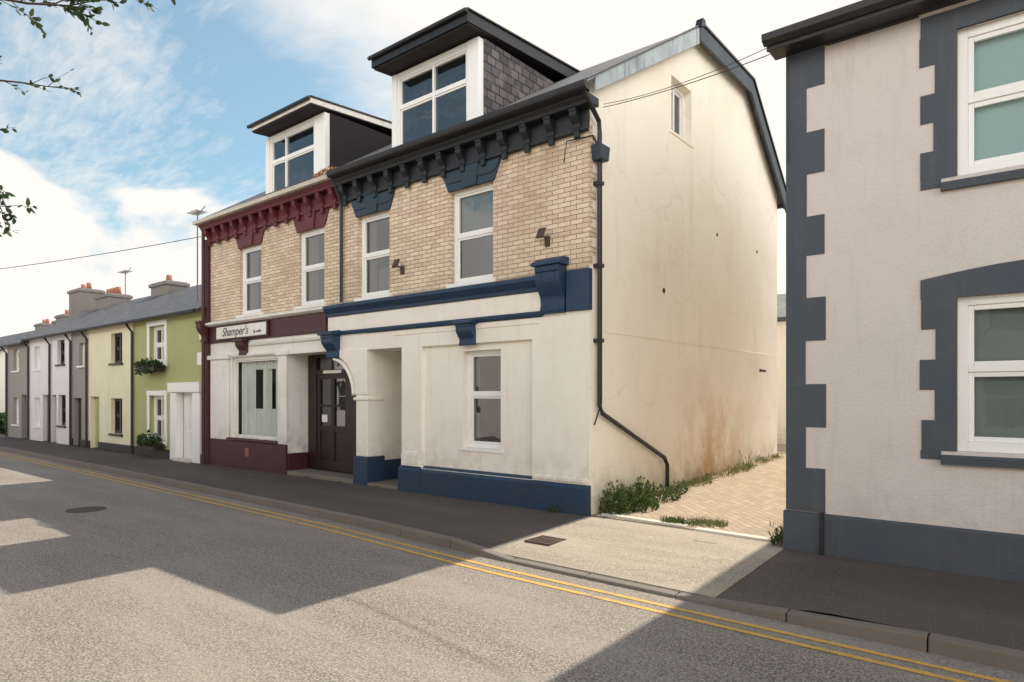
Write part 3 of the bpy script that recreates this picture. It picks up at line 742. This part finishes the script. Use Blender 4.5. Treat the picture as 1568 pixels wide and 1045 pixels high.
# ================================================================== TERRACE, LEFT
TY = 7.32
def terrace(name, x0, x1, wallm, windows, doors, frame='pvc', eav=3.6, base=None, roofm='slate', sur=None, y=TY):
    e = empty(name)
    holes = [tuple(w_[:4]) for w_ in windows] + [tuple(d[:4]) for d in doors]
    p = Part('wall', M[wallm], e); p.wall(x0, x1, -.1, eav, y, holes, .16)
    p.quad((x0, y, -.1), (x0, y + 6, -.1), (x0, y + 6, eav), (x0, y, eav)); p.quad((x0, y + 6, -.1), (x1, y + 6, -.1), (x1, y + 6, eav), (x0, y + 6, eav))
    p.poly([(x0, y, eav), (x0, y + 6, eav), (x0, y + 3, 5.15)]); p.poly([(x1, y, eav), (x1, y + 6, eav), (x1, y + 3, 5.15)])
    p.done()
    for w_ in windows:
        mid = (w_[2] + w_[3]) / 2
        sash(e, *w_[:4], y + .1, rail=mid, fr=.06, mat=frame, mull=((w_[0] + w_[1]) / 2,), sill=(frame, .06, .16))
        if sur:
            s_ = Part('window_surround', M[sur], e, None, .008)
            s_.box(w_[0] - .12, w_[0], y - .03, y + .02, w_[2] - .1, w_[3]); s_.box(w_[1], w_[1] + .12, y - .03, y + .02, w_[2] - .1, w_[3])
            s_.box(w_[0] - .14, w_[1] + .14, y - .035, y + .02, w_[3], w_[3] + .13); s_.done()
    for d in doors:
        q_ = Part('door', M[d[4]], e, None, .006)
        q_.box(d[0], d[1], y + .14, y + .2, d[2], d[3])
        m_ = (d[0] + d[1]) / 2
        for (a, b1) in ((d[0] + .1, m_ - .05), (m_ + .05, d[1] - .1)):
            q_.box(a, b1, y + .12, y + .139, d[2] + .15, d[2] + .7); q_.box(a, b1, y + .12, y + .139, d[2] + .8, d[3] - .15)
        q_.done()
    rp_ = [(y - .2, eav - .02), (y + 3, 5.25), (y + 6.2, eav - .02)]
    r = Part('roof', M[roofm], e); r.prism_x(rp_ + [(a, b1 - .07) for a, b1 in reversed(rp_)], x0, x1 - .003); r.done()
    gtt = Part('gutter', M['pipe'], e); gtt.tube([(x0, y - .22, eav - .05), (x1 - .01, y - .22, eav - .05)], .045)
    gtt.tube([(x0 + .08, y - .2, eav - .08), (x0 + .08, y - .05, eav - .3), (x0 + .08, y - .05, 0)], .035); gtt.done()
    if base:
        b_ = Part('plinth', M[base], e, None, .01); xs = [x0] + [t for d in sorted(doors) for t in d[:2]] + [x1]
        for i in range(0, len(xs), 2): b_.box(xs[i] + .003, xs[i + 1] - .003, y - .04, y + .01, -.1, .22)
        b_.done()
    return e
G = terrace('green_terraced_house', -19.24, -15.18, 'green', [(-18.15, -17.25, 2.42, 3.38), (-18.15, -17.25, .42, 1.58)], [(-16.55, -15.65, 0, 1.68, 'curtain')], sur='pvc', base='pipe')
dsur = Part('door_surround', M['pvc'], G, None, .01)
dsur.box(-16.85, -16.53, TY - .06, TY + .13, -.05, 1.66).box(-15.67, -15.3, TY - .06, TY + .13, -.05, 1.66).box(-16.9, -15.25, TY - .10, TY + .13, 1.66, 1.90).done()
Part('door_step', M['edging'], G, None, .01).box(-16.5, -15.7, TY - .15, TY + .1, -.05, .06).done()
Part('corner_quoins', M['pvc'], G, None, .008).box(-15.5, -15.2, TY - .02, TY + .02, 2.3, 2.6).box(-15.4, -15.2, TY - .02, TY + .02, 2.9, 3.2).done()
terrace('yellow_terraced_house', -22.6, -19.243, 'yel', [(-20.75, -19.95, 2.5, 3.35), (-20.75, -19.95, .5, 1.5)], [(-22.35, -21.65, 0, 1.55, 'green')], frame='wood', base='pipe')
terrace('grey_terraced_house', -24.0, -22.603, 'grey', [(-23.3, -22.85, 2.5, 3.2)], [(-23.8, -23.1, 0, 1.5, 'wood')], base='pipe')
terrace('lilac_terraced_house', -26.0, -24.003, 'lilac', [(-25.3, -24.6, 2.6, 3.4), (-25.2, -24.5, .6, 1.6)], [(-25.9, -25.4, 0, 1.6, 'wood')], frame='wood')
terrace('white_terraced_house', -28.3, -26.003, 'lilac', [(-27.7, -27.1, 2.5, 3.3), (-27.7, -27.1, .5, 1.5)], [(-26.8, -26.2, 0, 1.6, 'maroon')])
terrace('brown_terraced_house', -31, -28.303, 'grey', [(-30.2, -29.5, 2.5, 3.3), (-30.2, -29.5, .5, 1.5)], [(-29.2, -28.6, 0, 1.6, 'wood')], eav=3.5)
def chimney(x, y, w_, d_, z0, z1, pots, m='chim'):
    e = empty('chimney_stack')
    p = Part('stack', M[m], e, None, .02); p.box(x - w_ / 2, x + w_ / 2, y - d_ / 2, y + d_ / 2, z0, z1)
    p.box(x - w_ / 2 - .06, x + w_ / 2 + .06, y - d_ / 2 - .06, y + d_ / 2 + .06, z1 - .16, z1 - .04); p.done()
    t = Part('pots', M['pot'], e, None, smooth=True)
    for i in range(pots):
        px_ = x - w_ / 2 + w_ * (i + .5) / pots; t.tube([(px_, y, z1 - .02), (px_, y, z1 + .28)], .11, 12, .085)
    t.done()
chimney(-24.0, TY + 3, 1.3, .7, 4.6, 5.55, 1)
chimney(-29.0, TY + 3, 1.3, .8, 4.6, 5.6, 4)
chimney(-32.0, TY + 3, 1.3, .9, 3.2, 6.1, 2)
chimney(-38, 11.5, 1.2, .8, 3, 5.6, 2); chimney(-42, 12.5, 1.2, .8, 3, 5.7, 3); chimney(-47, 13, 1.2, .8, 3, 5.9, 2)
E = empty('white_end_house')
p = Part('wall', M['white'], E); p.box(-46, -38, 8.2, 13, -.1, 3.4); p.poly([(-37.99, 8.2, 3.4), (-37.99, 13, 3.4), (-37.99, 10.6, 4.8)]); p.done()
rp_ = [(8.0, 3.3), (10.6, 4.9), (13.2, 3.3)]
Part('roof', M['slate'], E).prism_x(rp_ + [(a, b1 - .08) for a, b1 in reversed(rp_)], -46.1, -37.8).done()
O = empty('cream_outbuilding')
Part('walls', M['white'], O).box(-8.5, -2.4, 18.5, 22, -.1, 3.6).done()
Part('roof', M['slate'], O).prism_x([(18.3, 3.6), (22.2, 3.6), (22.2, 3.7), (20.2, 4.6), (18.3, 3.7)], -8.6, -2.3).done()

# opposite side of the street (seen in the window reflections)
def opp(name, x0, x1, h, wm):
    e = empty(name); yo = -3.6
    xf = lambda x, y, z: (x, 2 * yo - y, z)
    hol = []
    x = x0 + .8
    while x + 1.0 < x1 - .3:
        hol += [(x, x + .95, .9, 2.2), (x, x + .95, 3.0, 4.1)]; x += 2.3
    p = Part('wall', M[wm], e, xf); p.wall(x0, x1, -.1, h, yo, hol, .15); p.done()
    f = Part('window_panes', M['glass'], e, xf)
    fr = Part('window_frames', M['pvc'], e, xf)
    for a in hol:
        f.quad((a[0], yo + .14, a[2]), (a[1], yo + .14, a[2]), (a[1], yo + .14, a[3]), (a[0], yo + .14, a[3]))
        m_ = (a[2] + a[3]) / 2
        fr.box(a[0], a[1], yo + .08, yo + .13, m_ - .03, m_ + .03); fr.box(a[0], a[0] + .06, yo + .08, yo + .13, a[2], a[3]); fr.box(a[1] - .06, a[1], yo + .08, yo + .13, a[2], a[3])
    f.done(); fr.done()
    b_ = Part('side_walls', M[wm], e, xf); b_.quad((x0, yo, -.1), (x0, yo + 6, -.1), (x0, yo + 6, h), (x0, yo, h)); b_.quad((x1, yo, -.1), (x1, yo + 6, -.1), (x1, yo + 6, h), (x1, yo, h))
    b_.quad((x0, yo + 6, -.1), (x1, yo + 6, -.1), (x1, yo + 6, h), (x0, yo + 6, h)); b_.done()
    pr = [(yo - .3, h - .05), (yo + 3, h + 1.5), (yo + 6.3, h - .05)]
    Part('roof', M['slate'], e, xf).prism_x(pr + [(a, b1 - .08) for a, b1 in reversed(pr)], x0, x1 - .003).done()
opp('rendered_house', -14, -6.5, 4.5, 'white'); opp('rendered_house', -21, -14.003, 4.3, 'rwall'); opp('rendered_house', -30, -21.003, 4.5, 'lilac')
opp('rendered_house', -6.497, 1, 4.3, 'yel'); opp('rendered_house', 1.003, 12, 4.5, 'white'); opp('rendered_house', -44, -30.003, 4.3, 'white')

# ================================================================== GROUND
Part('ground', M['ground']).quad((-400, -400, -.16), (400, -400, -.16), (400, 400, -.16), (-400, 400, -.16)).done()
KP = [(-120, 8.5), (-60, 6.6), (-40, 5.95), (-25, 5.68), (-15, 5.52), (-7.2, 5.33), (-4.2, 5.12), (-1.5, 5.08), (3, 5.05), (60, 4.8)]
def ky(x):
    for (a, b1), (c, d) in zip(KP, KP[1:]):
        if a <= x <= c: return b1 + (d - b1) * (x - a) / (c - a)
    return 5.0
def sm(a, b1, x):
    t = max(0, min(1, (x - a) / (b1 - a))); return t * t * (3 - 2 * t)
def drop(x): return sm(-5.1, -4.5, x) * (1 - sm(-1.9, -1.2, x))
def lane(y): return max(0, (y - 7.4)) * .03
def pz(x, y):
    k = ky(x); return -.075 * drop(x) * max(0, 1 - (y - k) / 2.0)
xs = [-120, -90, -60, -50, -40, -35, -30, -25, -20, -17, -15, -12, -9, -7.2, -6, -5.3] + [-5.1 + i * .15 for i in range(28)] + [-.8, 0, 3, 8, 20, 60]
def strip(name, mat, f0, f1, zf, xs_, ny=6, off=0.0):
    p = Part(name, mat)
    v = []; f = []
    for x in xs_:
        a, b1 = f0(x), f1(x)
        for j in range(ny + 1):
            y = a + (b1 - a) * j / ny; v.append((x, y, zf(x, y) + off))
    for i in range(len(xs_) - 1):
        for j in range(ny):
            o = i * (ny + 1) + j; f.append((o, o + ny + 1, o + ny + 2, o + 1))
    p.add(v, f); return p.done()
strip('road', M['road'], lambda x: -1.6, lambda x: ky(x) + .02, lambda x, y: -.1, xs, 2)
strip('pavement', M['pave'], lambda x: ky(x) + .11, lambda x: 7.6, pz, xs, 6)
Part('pavement', M['pave']).box(-120, 60, -3.6, -1.73, -.15, 0).done()
Part('kerb', M['kerb'], None, None, .01).box(-120, 60, -1.73, -1.6, -.15, .004).done()
ax = [x for x in xs if -4.70 <= x <= -1.95]
strip('driveway_apron', M['apron'], lambda x: ky(x) + .14, lambda x: 7.32, pz, ax, 6, .004)
Part('lane', M['pavers']).quad((XR - .1, 7.40, .004), (RX + .1, 7.40, .004), (RX + .1, 24, .48), (XR - .1, 24, .48)).done()
Part('rear_yard', M['pavers']).box(-12, 8, 15.6, 18.4, .1, .26).done()
ed = Part('lane_edging', M['edging'], None, None, .012)
ed.add([(-4.55, 7.46, -.05), (-3.35, 7.40, -.05), (-3.35, 7.52, -.05), (-4.55, 7.58, -.05), (-4.55, 7.46, .03), (-3.35, 7.40, .03), (-3.35, 7.52, .03), (-4.55, 7.58, .03)],
       [(0, 3, 2, 1), (4, 5, 6, 7), (0, 1, 5, 4), (1, 2, 6, 5), (2, 3, 7, 6), (3, 0, 4, 7)])
ed.add([(-3.2, 7.33, -.05), (-2.2, 7.27, -.05), (-2.2, 7.39, -.05), (-3.2, 7.45, -.05), (-3.2, 7.33, .03), (-2.2, 7.27, .03), (-2.2, 7.39, .03), (-3.2, 7.45, .03)],
       [(0, 3, 2, 1), (4, 5, 6, 7), (0, 1, 5, 4), (1, 2, 6, 5), (2, 3, 7, 6), (3, 0, 4, 7)])
ed.done()
kb = Part('kerb', M['kerb'], None, None, .012)
x = -60.0
while x < 25:
    L = .9; a, b1 = x + .004, x + L - .004
    za, zb = -.075 * drop(a) + .004, -.075 * drop(b1) + .004
    ya, yb = ky(a), ky(b1)
    kb.add([(a, ya, -.15), (b1, yb, -.15), (b1, yb + .125, -.15), (a, ya + .125, -.15), (a, ya + .012, za), (b1, yb + .012, zb), (b1, yb + .125, zb), (a, ya + .125, za)],
           [(0, 3, 2, 1), (4, 5, 6, 7), (0, 1, 5, 4), (1, 2, 6, 5), (2, 3, 7, 6), (3, 0, 4, 7)])
    x += L
kb.done()
yl = Part('double_yellow_line', M['yellow'])
xx = [-70 + i * .5 for i in range(190)]
for o in (.20, .36):
    for a, b1 in zip(xx, xx[1:]):
        yl.quad((a, ky(a) - o - .055, -.096), (b1, ky(b1) - o - .055, -.096), (b1, ky(b1) - o, -.096), (a, ky(a) - o, -.096))
yl.done()
mh = Part('manhole_cover', M['rusty'], None, None)
mh.tube([(-11.0, 3.55, -.11), (-11.0, 3.55, -.092)], .26, 28); mh.done()
dc = Part('drain_cover', M['rusty'], None, None, .002)
cx, cy = -4.35, 5.95
dc.box(cx - .17, cx + .17, cy - .17, cy - .14, -.06, -.025); dc.box(cx - .17, cx + .17, cy + .14, cy + .17, -.06, -.025)
for i in range(8): dc.box(cx - .17 + i * .045, cx - .15 + i * .045, cy - .14, cy + .14, -.06, -.027)
dc.done()
Part('inspection_cover', M['kerb'], None, None, .003).box(-3.0, -2.75, 6.85, 7.05, -.03, -.004).done()

# ================================================================== VEGETATION
def leafmesh(name, items, mat, parent=None):
    v = []; f = []
    for p, d, L, W in items:
        p = Vector(p); d = Vector(d).normalized()
        s_ = d.cross(Vector((random.uniform(-1, 1), random.uniform(-1, 1), random.uniform(-.3, 1)))).normalized()
        nrm = d.cross(s_)
        o = len(v)
        v += [tuple(p), tuple(p + d * L * .35 + s_ * W * .5), tuple(p + d * L * .75 + s_ * W * .36 - nrm * L * .05), tuple(p + d * L - nrm * L * .15), tuple(p + d * L * .75 - s_ * W * .36 - nrm * L * .05), tuple(p + d * L * .35 - s_ * W * .5)]
        f.append((o, o + 1, o + 2, o + 3, o + 4, o + 5))
    me = bpy.data.meshes.new(name); me.from_pydata(v, [], f); me.materials.append(mat)
    o = bpy.data.objects.new(name, me); COL.objects.link(o)
    if parent: o.parent = parent
    return o
def rd(): return Vector((random.gauss(0, 1), random.gauss(0, 1), random.gauss(0, 1)))
def clump(cx, cy, cz, rx, ry, h, n, L, W):
    it = []
    for _ in range(n):
        a = random.uniform(0, 2 * pi); r = math.sqrt(random.random())
        x = cx + rx * r * math.cos(a); y = cy + ry * r * math.sin(a); z = cz + h * random.random() ** 1.2 * (1 - .6 * r * r)
        d = Vector((math.cos(a) * .7, math.sin(a) * .7, random.uniform(-.1, 1.2))) + rd() * .4
        it.append(((x, y, z), d, L * random.uniform(.6, 1.3), W * random.uniform(.6, 1.3)))
    return it
def grass(cx, cy, cz, rx, ry, n, h):
    it = []
    for _ in range(n):
        a = random.uniform(0, 2 * pi); r = math.sqrt(random.random())
        it.append(((cx + rx * r * math.cos(a), cy + ry * r * math.sin(a), cz), Vector((random.gauss(0, .4), random.gauss(0, .4), 1)), h * random.uniform(.4, 1.2), .008))
    return it
it = clump(-4.5, 7.72, 0, .16, .22, .44, 360, .06, .035) + clump(-4.38, 8.15, 0, .26, .3, .28, 440, .055, .035) + clump(-4.5, 8.5, 0, .12, .2, .42, 240, .06, .03) + clump(-4.38, 8.95, .03, .2, .35, .24, 320, .05, .03) + clump(-4.45, 9.5, .06, .13, .3, .15, 160, .05, .03)
it += grass(-4.45, 8.1, 0, .2, .6, 220, .36)
leafmesh('weed_bush', it, M['leaf'])
it = []
y = 9.6
while y < 15:
    if random.random() < .75:
        it += grass(-4.55 + random.uniform(-.05, .1), y, lane(y), random.uniform(.06, .16), .16, random.randint(20, 70), random.uniform(.05, .17))
    y += .17
it += clump(-4.5, 10.6, .08, .12, .3, .15, 120, .05, .03) + clump(-4.5, 12.4, .12, .12, .4, .16, 120, .05, .03)
it += grass(-4.55, 12.9, .15, .04, .04, 8, .5)
leafmesh('wall_foot_weeds', it, M['grass'])
leafmesh('grass_tuft', grass(-3.55, 7.55, .01, .18, .12, 260, .09) + clump(-3.5, 7.55, 0, .2, .12, .07, 120, .035, .02), M['leaf'])
leafmesh('grass_tuft', grass(-3.2, 7.75, .01, .25, .15, 320, .08) + clump(-3.2, 7.7, 0, .22, .12, .05, 120, .035, .02), M['grass'])
leafmesh('weed_plant', clump(-2.2, 7.3, 0, .07, .2, .17, 120, .05, .03) + grass(-2.25, 7.6, .01, .1, .4, 160, .11), M['leaf'])
leafmesh('weed_plant', clump(-5.2, 7.27, 0, .06, .04, .12, 45, .04, .025), M['leaf'])
it = []
for i in range(60):
    yy = random.uniform(8, 15); it += grass(-2.4 + random.uniform(-.1, .1), yy, lane(yy), .08, .1, 12, .07)
leafmesh('lane_edge_grass', it, M['grass'])
it = []
for i in range(26):
    xx_ = random.uniform(-30, -8.5); it += grass(xx_, 7.27, 0, .06, .02, 8, .06)
leafmesh('pavement_edge_weeds', it, M['leaf'])
leafmesh('gutter_lichen', clump(-10.05, 7.05, 5.57, .35, .08, .10, 260, .035, .03), M['moss'], S)
PB = empty('window_planter')
Part('box', M['wood'], PB, None, .01).box(-18.25, -17.15, TY - .32, TY - .06, 2.18, 2.36).done()
leafmesh('planter_foliage', clump(-17.7, TY - .22, 2.3, .65, .16, .22, 350, .08, .05) + clump(-17.7, TY - .3, 2.1, .6, .06, .25, 120, .07, .04), M['leafdark'], PB)
PB2 = empty('window_planter')
Part('box', M['wood'], PB2, None, .01).box(-18.2, -17.2, TY - .3, TY - .06, .22, .36).done()
leafmesh('planter_foliage', clump(-17.7, TY - .2, .3, .6, .16, .35, 350, .08, .05), M['leafdark'], PB2)
it = []
for _ in range(3500):
    it.append(((random.uniform(-37.5, -34), random.uniform(7.3, 9.2), random.uniform(0, .75)), rd(), .16, .11))
leafmesh('hedge', it, M['leafdark'])

T = empty('street_tree')
tk = Part('trunk_and_limbs', M['bark'], T, None, smooth=True)
tk.tube([(-8.2, -2.3, -.1), (-8.25, -2.25, 1.2), (-8.15, -2.1, 2.4), (-8.1, -1.9, 3.6), (-8.0, -1.7, 4.6), (-7.9, -1.6, 5.8)], .17, 10, .05)
ritems = []
def sprig(pts, r, nleaf, L=.075, side=5):
    pts = [Vector(p) for p in pts]
    tk.tube(pts, r, 6, r * .25)
    for i in range(len(pts) - 1):
        a, b1 = pts[i], pts[i + 1]
        for k in range(side):
            t = random.random(); p = a.lerp(b1, t)
            dd = ((b1 - a).normalized() + rd() * .55).normalized(); ln_ = random.uniform(.12, .30)
            q_ = p + dd * ln_
            tk.tube([p, p + dd * ln_ * .5 + Vector((0, 0, .01)), q_], r * .3, 4, r * .12)
            for j in range(nleaf):
                u_ = random.uniform(.3, 1.05)
                ritems.append((p.lerp(q_, u_), dd + rd() * .7, L * random.uniform(.6, 1.2), L * .5))
H1 = (-8.1, -1.9, 3.6); H2 = (-8.0, -1.7, 4.6)
A0 = (-7.2, .3, 3.9); A1 = (-6.7, 1.05, 4.02)
sprig([H1, (-7.6, -.6, 3.75), A0, A1], .045, 5, side=7)
sprig([A1, (-6.35, 1.32, 4.03), (-6.1, 1.53, 4.0), (-5.93, 1.68, 3.97)], .012, 4, .05, side=4)
sprig([H2, (-7.5, -.4, 4.7), (-6.9, .6, 4.75), (-6.4, 1.25, 4.68)], .05, 5, side=7)
sprig([(-6.4, 1.25, 4.68), (-6.05, 1.55, 4.60), (-5.8, 1.75, 4.58), (-5.6, 1.9, 4.62)], .012, 7, .065, side=8)
sprig([(-5.9, 1.65, 4.62), (-5.5, 1.95, 4.64), (-5.25, 2.15, 4.66)], .008, 5, .06, side=6)
sprig([H1, (-7.8, -.7, 3.4), (-7.2, .3, 3.35), (-6.8, .9, 3.4), (-6.5, 1.15, 3.35)], .04, 6, side=8)
sprig([(-6.5, 1.15, 3.35), (-6.30, 1.32, 3.28), (-6.22, 1.40, 3.15), (-6.20, 1.42, 3.02)], .010, 7, .065, side=6)
sprig([(-6.8, .9, 3.4), (-6.5, 1.15, 3.55), (-6.32, 1.32, 3.6)], .010, 4, .05, side=4)
for _ in range(60):
    c = Vector((-8.4, -2.2, 5.2)) + Vector((random.gauss(0, .9), random.gauss(0, .9), random.gauss(0, .8)))
    b0 = Vector((-8.0, -1.8, random.uniform(3.6, 5.6)))
    tk.tube([b0, b0.lerp(c, .5) + Vector((0, 0, .1)), c], .02, 5, .005)
    for _k in range(55):
        ritems.append((c + rd() * .28, rd(), .09 * random.uniform(.6, 1.2), .05))
tk.done(); leafmesh('crown_leaves', ritems, M['leafdark'], T)

# ================================================================== SMALL FURNITURE
def aerial(x, y, z0, h, k=1.0):
    e = empty('television_aerial'); p = Part('mast_and_elements', M['chim'], e)
    p.tube([(x, y, z0), (x, y, z0 + h)], .018, 6)
    p.tube([(x - .3 * k, y, z0 + h - .05), (x + .25 * k, y, z0 + h - .05)], .012, 5)
    for i in range(7): p.tube([(x - .27 * k + i * .08 * k, y - .15, z0 + h - .05), (x - .27 * k + i * .08 * k, y + .15, z0 + h - .05)], .009, 4)
    p.tube([(x + .2 * k, y - .1, z0 + h - .2), (x + .2 * k, y + .1, z0 + h + .1)], .012, 4)
    p.done()
aerial(-16.75, 7.9, 3.8, 2.5); aerial(-27.5, 10.2, 4.9, 1.5, 1.5)
cb = Part('overhead_cable', M['pipe'])
def sag(a, b1, s_, r=.008, n=14):
    a = Vector(a); b1 = Vector(b1)
    cb.tube([a.lerp(b1, i / n) - Vector((0, 0, s_ * 4 * (i / n) * (1 - i / n))) for i in range(n + 1)], r, 5)
sag((XR + .16, FY + .1, 5.40), (RX - .10, RY - .24, 5.08), .04, .005)
sag((XR + .16, FY + .1, 5.44), (RX - .10, RY - .24, 5.16), .07, .004)
sag((-15.1, 7.2, 5.25), (-34, 1.0, 5.3), .3, .009)
cb.done()

# ================================================================== WORLD + SUN
EL = math.radians(53.5); AZ = math.radians(1.2)     # azimuth from +Y towards +X
sd = Vector((math.sin(AZ) * math.cos(EL), math.cos(AZ) * math.cos(EL), math.sin(EL)))
wd = bpy.data.worlds.new('World'); scene.world = wd; wd.use_nodes = True
nt = wd.node_tree; nt.nodes.clear()
out = nn(nt, 'ShaderNodeOutputWorld')
sky = nn(nt, 'ShaderNodeTexSky', sky_type='NISHITA'); sky.sun_disc = False
sky.sun_elevation = EL; sky.sun_rotation = AZ; sky.dust_density = .8; sky.ozone_density = 1.2
bg = nn(nt, 'ShaderNodeBackground'); bg.inputs[1].default_value = 0.14
nt.links.new(mixc(nt, 1.0, sky.outputs[0], (0.95, 1.22, 1.08), 'MULTIPLY'), bg.inputs[0])
tc = nn(nt, 'ShaderNodeTexCoord').outputs['Generated']
sx = nn(nt, 'ShaderNodeSeparateXYZ'); nt.links.new(tc, sx.inputs[0])
def dotn(vec):
    d = nn(nt, 'ShaderNodeVectorMath', operation='DOT_PRODUCT'); nt.links.new(tc, d.inputs[0]); d.inputs[1].default_value = vec
    return d.outputs['Value']
# extra cloud brightness out of view, added to light the facade and gable
front_fill = rng(nt, dotn(Vector((.50, -.83, .22)).normalized()), 0.22, 0.85)
front_fill = math_(nt, 'MULTIPLY', front_fill, rng(nt, sx.outputs[2], .42, .68, 1.0, 0.0))
east_fill = math_(nt, 'MULTIPLY', rng(nt, sx.outputs[0], .25, .8), rng(nt, sx.outputs[2], .65, .85, 1.0, 0.0))  # same added brightness in the unseen right-hand sky, for the gable
cloud_fill = math_(nt, 'MAXIMUM', front_fill, math_(nt, 'MULTIPLY', east_fill, .85))
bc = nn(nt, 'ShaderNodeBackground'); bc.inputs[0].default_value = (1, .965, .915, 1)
nt.links.new(math_(nt, 'ADD', 1.03, math_(nt, 'MULTIPLY', cloud_fill, 2.0)), bc.inputs[1])
zc = math_(nt, 'ADD', math_(nt, 'MAXIMUM', sx.outputs[2], 0.0), .12)
cmb = nn(nt, 'ShaderNodeCombineXYZ')
nt.links.new(math_(nt, 'DIVIDE', sx.outputs[0], zc), cmb.inputs[0]); nt.links.new(math_(nt, 'DIVIDE', sx.outputs[1], zc), cmb.inputs[1])
pv = cmb.outputs[0]
cir = noise(nt, mapping(nt, pv, (1.0, 1.3, 1), (.4, .2, 0)), 1.0, 7, .62, .5)
rip = noise(nt, mapping(nt, pv, (6.0, 22.0, 1), rot=math.radians(35)), 1.3, 3, .6, .5)
c1 = rng(nt, math_(nt, 'ADD', cir, math_(nt, 'MULTIPLY', math_(nt, 'SUBTRACT', rip, .5), .28)), .40, .74)
glow = rng(nt, math_(nt, 'ADD', dotn(sd), math_(nt, 'MULTIPLY', math_(nt, 'SUBTRACT', cir, .5), .35)), .55, .75)
cum = noise(nt, mapping(nt, tc, (1, 1, 1.7), (.3, .1, 0)), 3.0, 6, .52, .15)
lowm = rng(nt, sx.outputs[2], .10, .42, .34, -.20)
c2 = rng(nt, math_(nt, 'ADD', cum, lowm), .53, .61)
f = math_(nt, 'MAXIMUM', math_(nt, 'MAXIMUM', math_(nt, 'MULTIPLY', c1, .75), glow), c2)
f = math_(nt, 'MULTIPLY', f, rng(nt, sx.outputs[2], .60, .82, 1.0, .15))
f = math_(nt, 'MAXIMUM', f, math_(nt, 'MULTIPLY', cloud_fill, .95))
f = math_(nt, 'MAXIMUM', f, .10)
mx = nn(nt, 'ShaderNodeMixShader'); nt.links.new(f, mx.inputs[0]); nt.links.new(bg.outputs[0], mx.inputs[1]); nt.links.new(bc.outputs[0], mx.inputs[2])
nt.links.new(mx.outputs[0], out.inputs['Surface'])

sl = bpy.data.lights.new('sun', 'SUN'); sl.energy = 5.0; sl.angle = math.radians(.5); sl.color = (1, .92, .80)
so = bpy.data.objects.new('sun', sl); COL.objects.link(so); so.rotation_euler = (-sd).to_track_quat('-Z', 'Y').to_euler(); so.location = (0, 20, 30)

cam = bpy.data.cameras.new('camera'); co_ = bpy.data.objects.new('camera', cam); COL.objects.link(co_)
co_.location = (0, 0, 1.6); co_.rotation_euler = (pi / 2, 0, math.radians(39.1))
cam.sensor_width = 36; cam.lens = 23.03; cam.shift_y = .0526; cam.clip_start = .05; cam.clip_end = 2000
scene.camera = co_
scene.view_settings.view_transform = 'Standard'; scene.view_settings.look = 'None'; scene.view_settings.exposure = 0
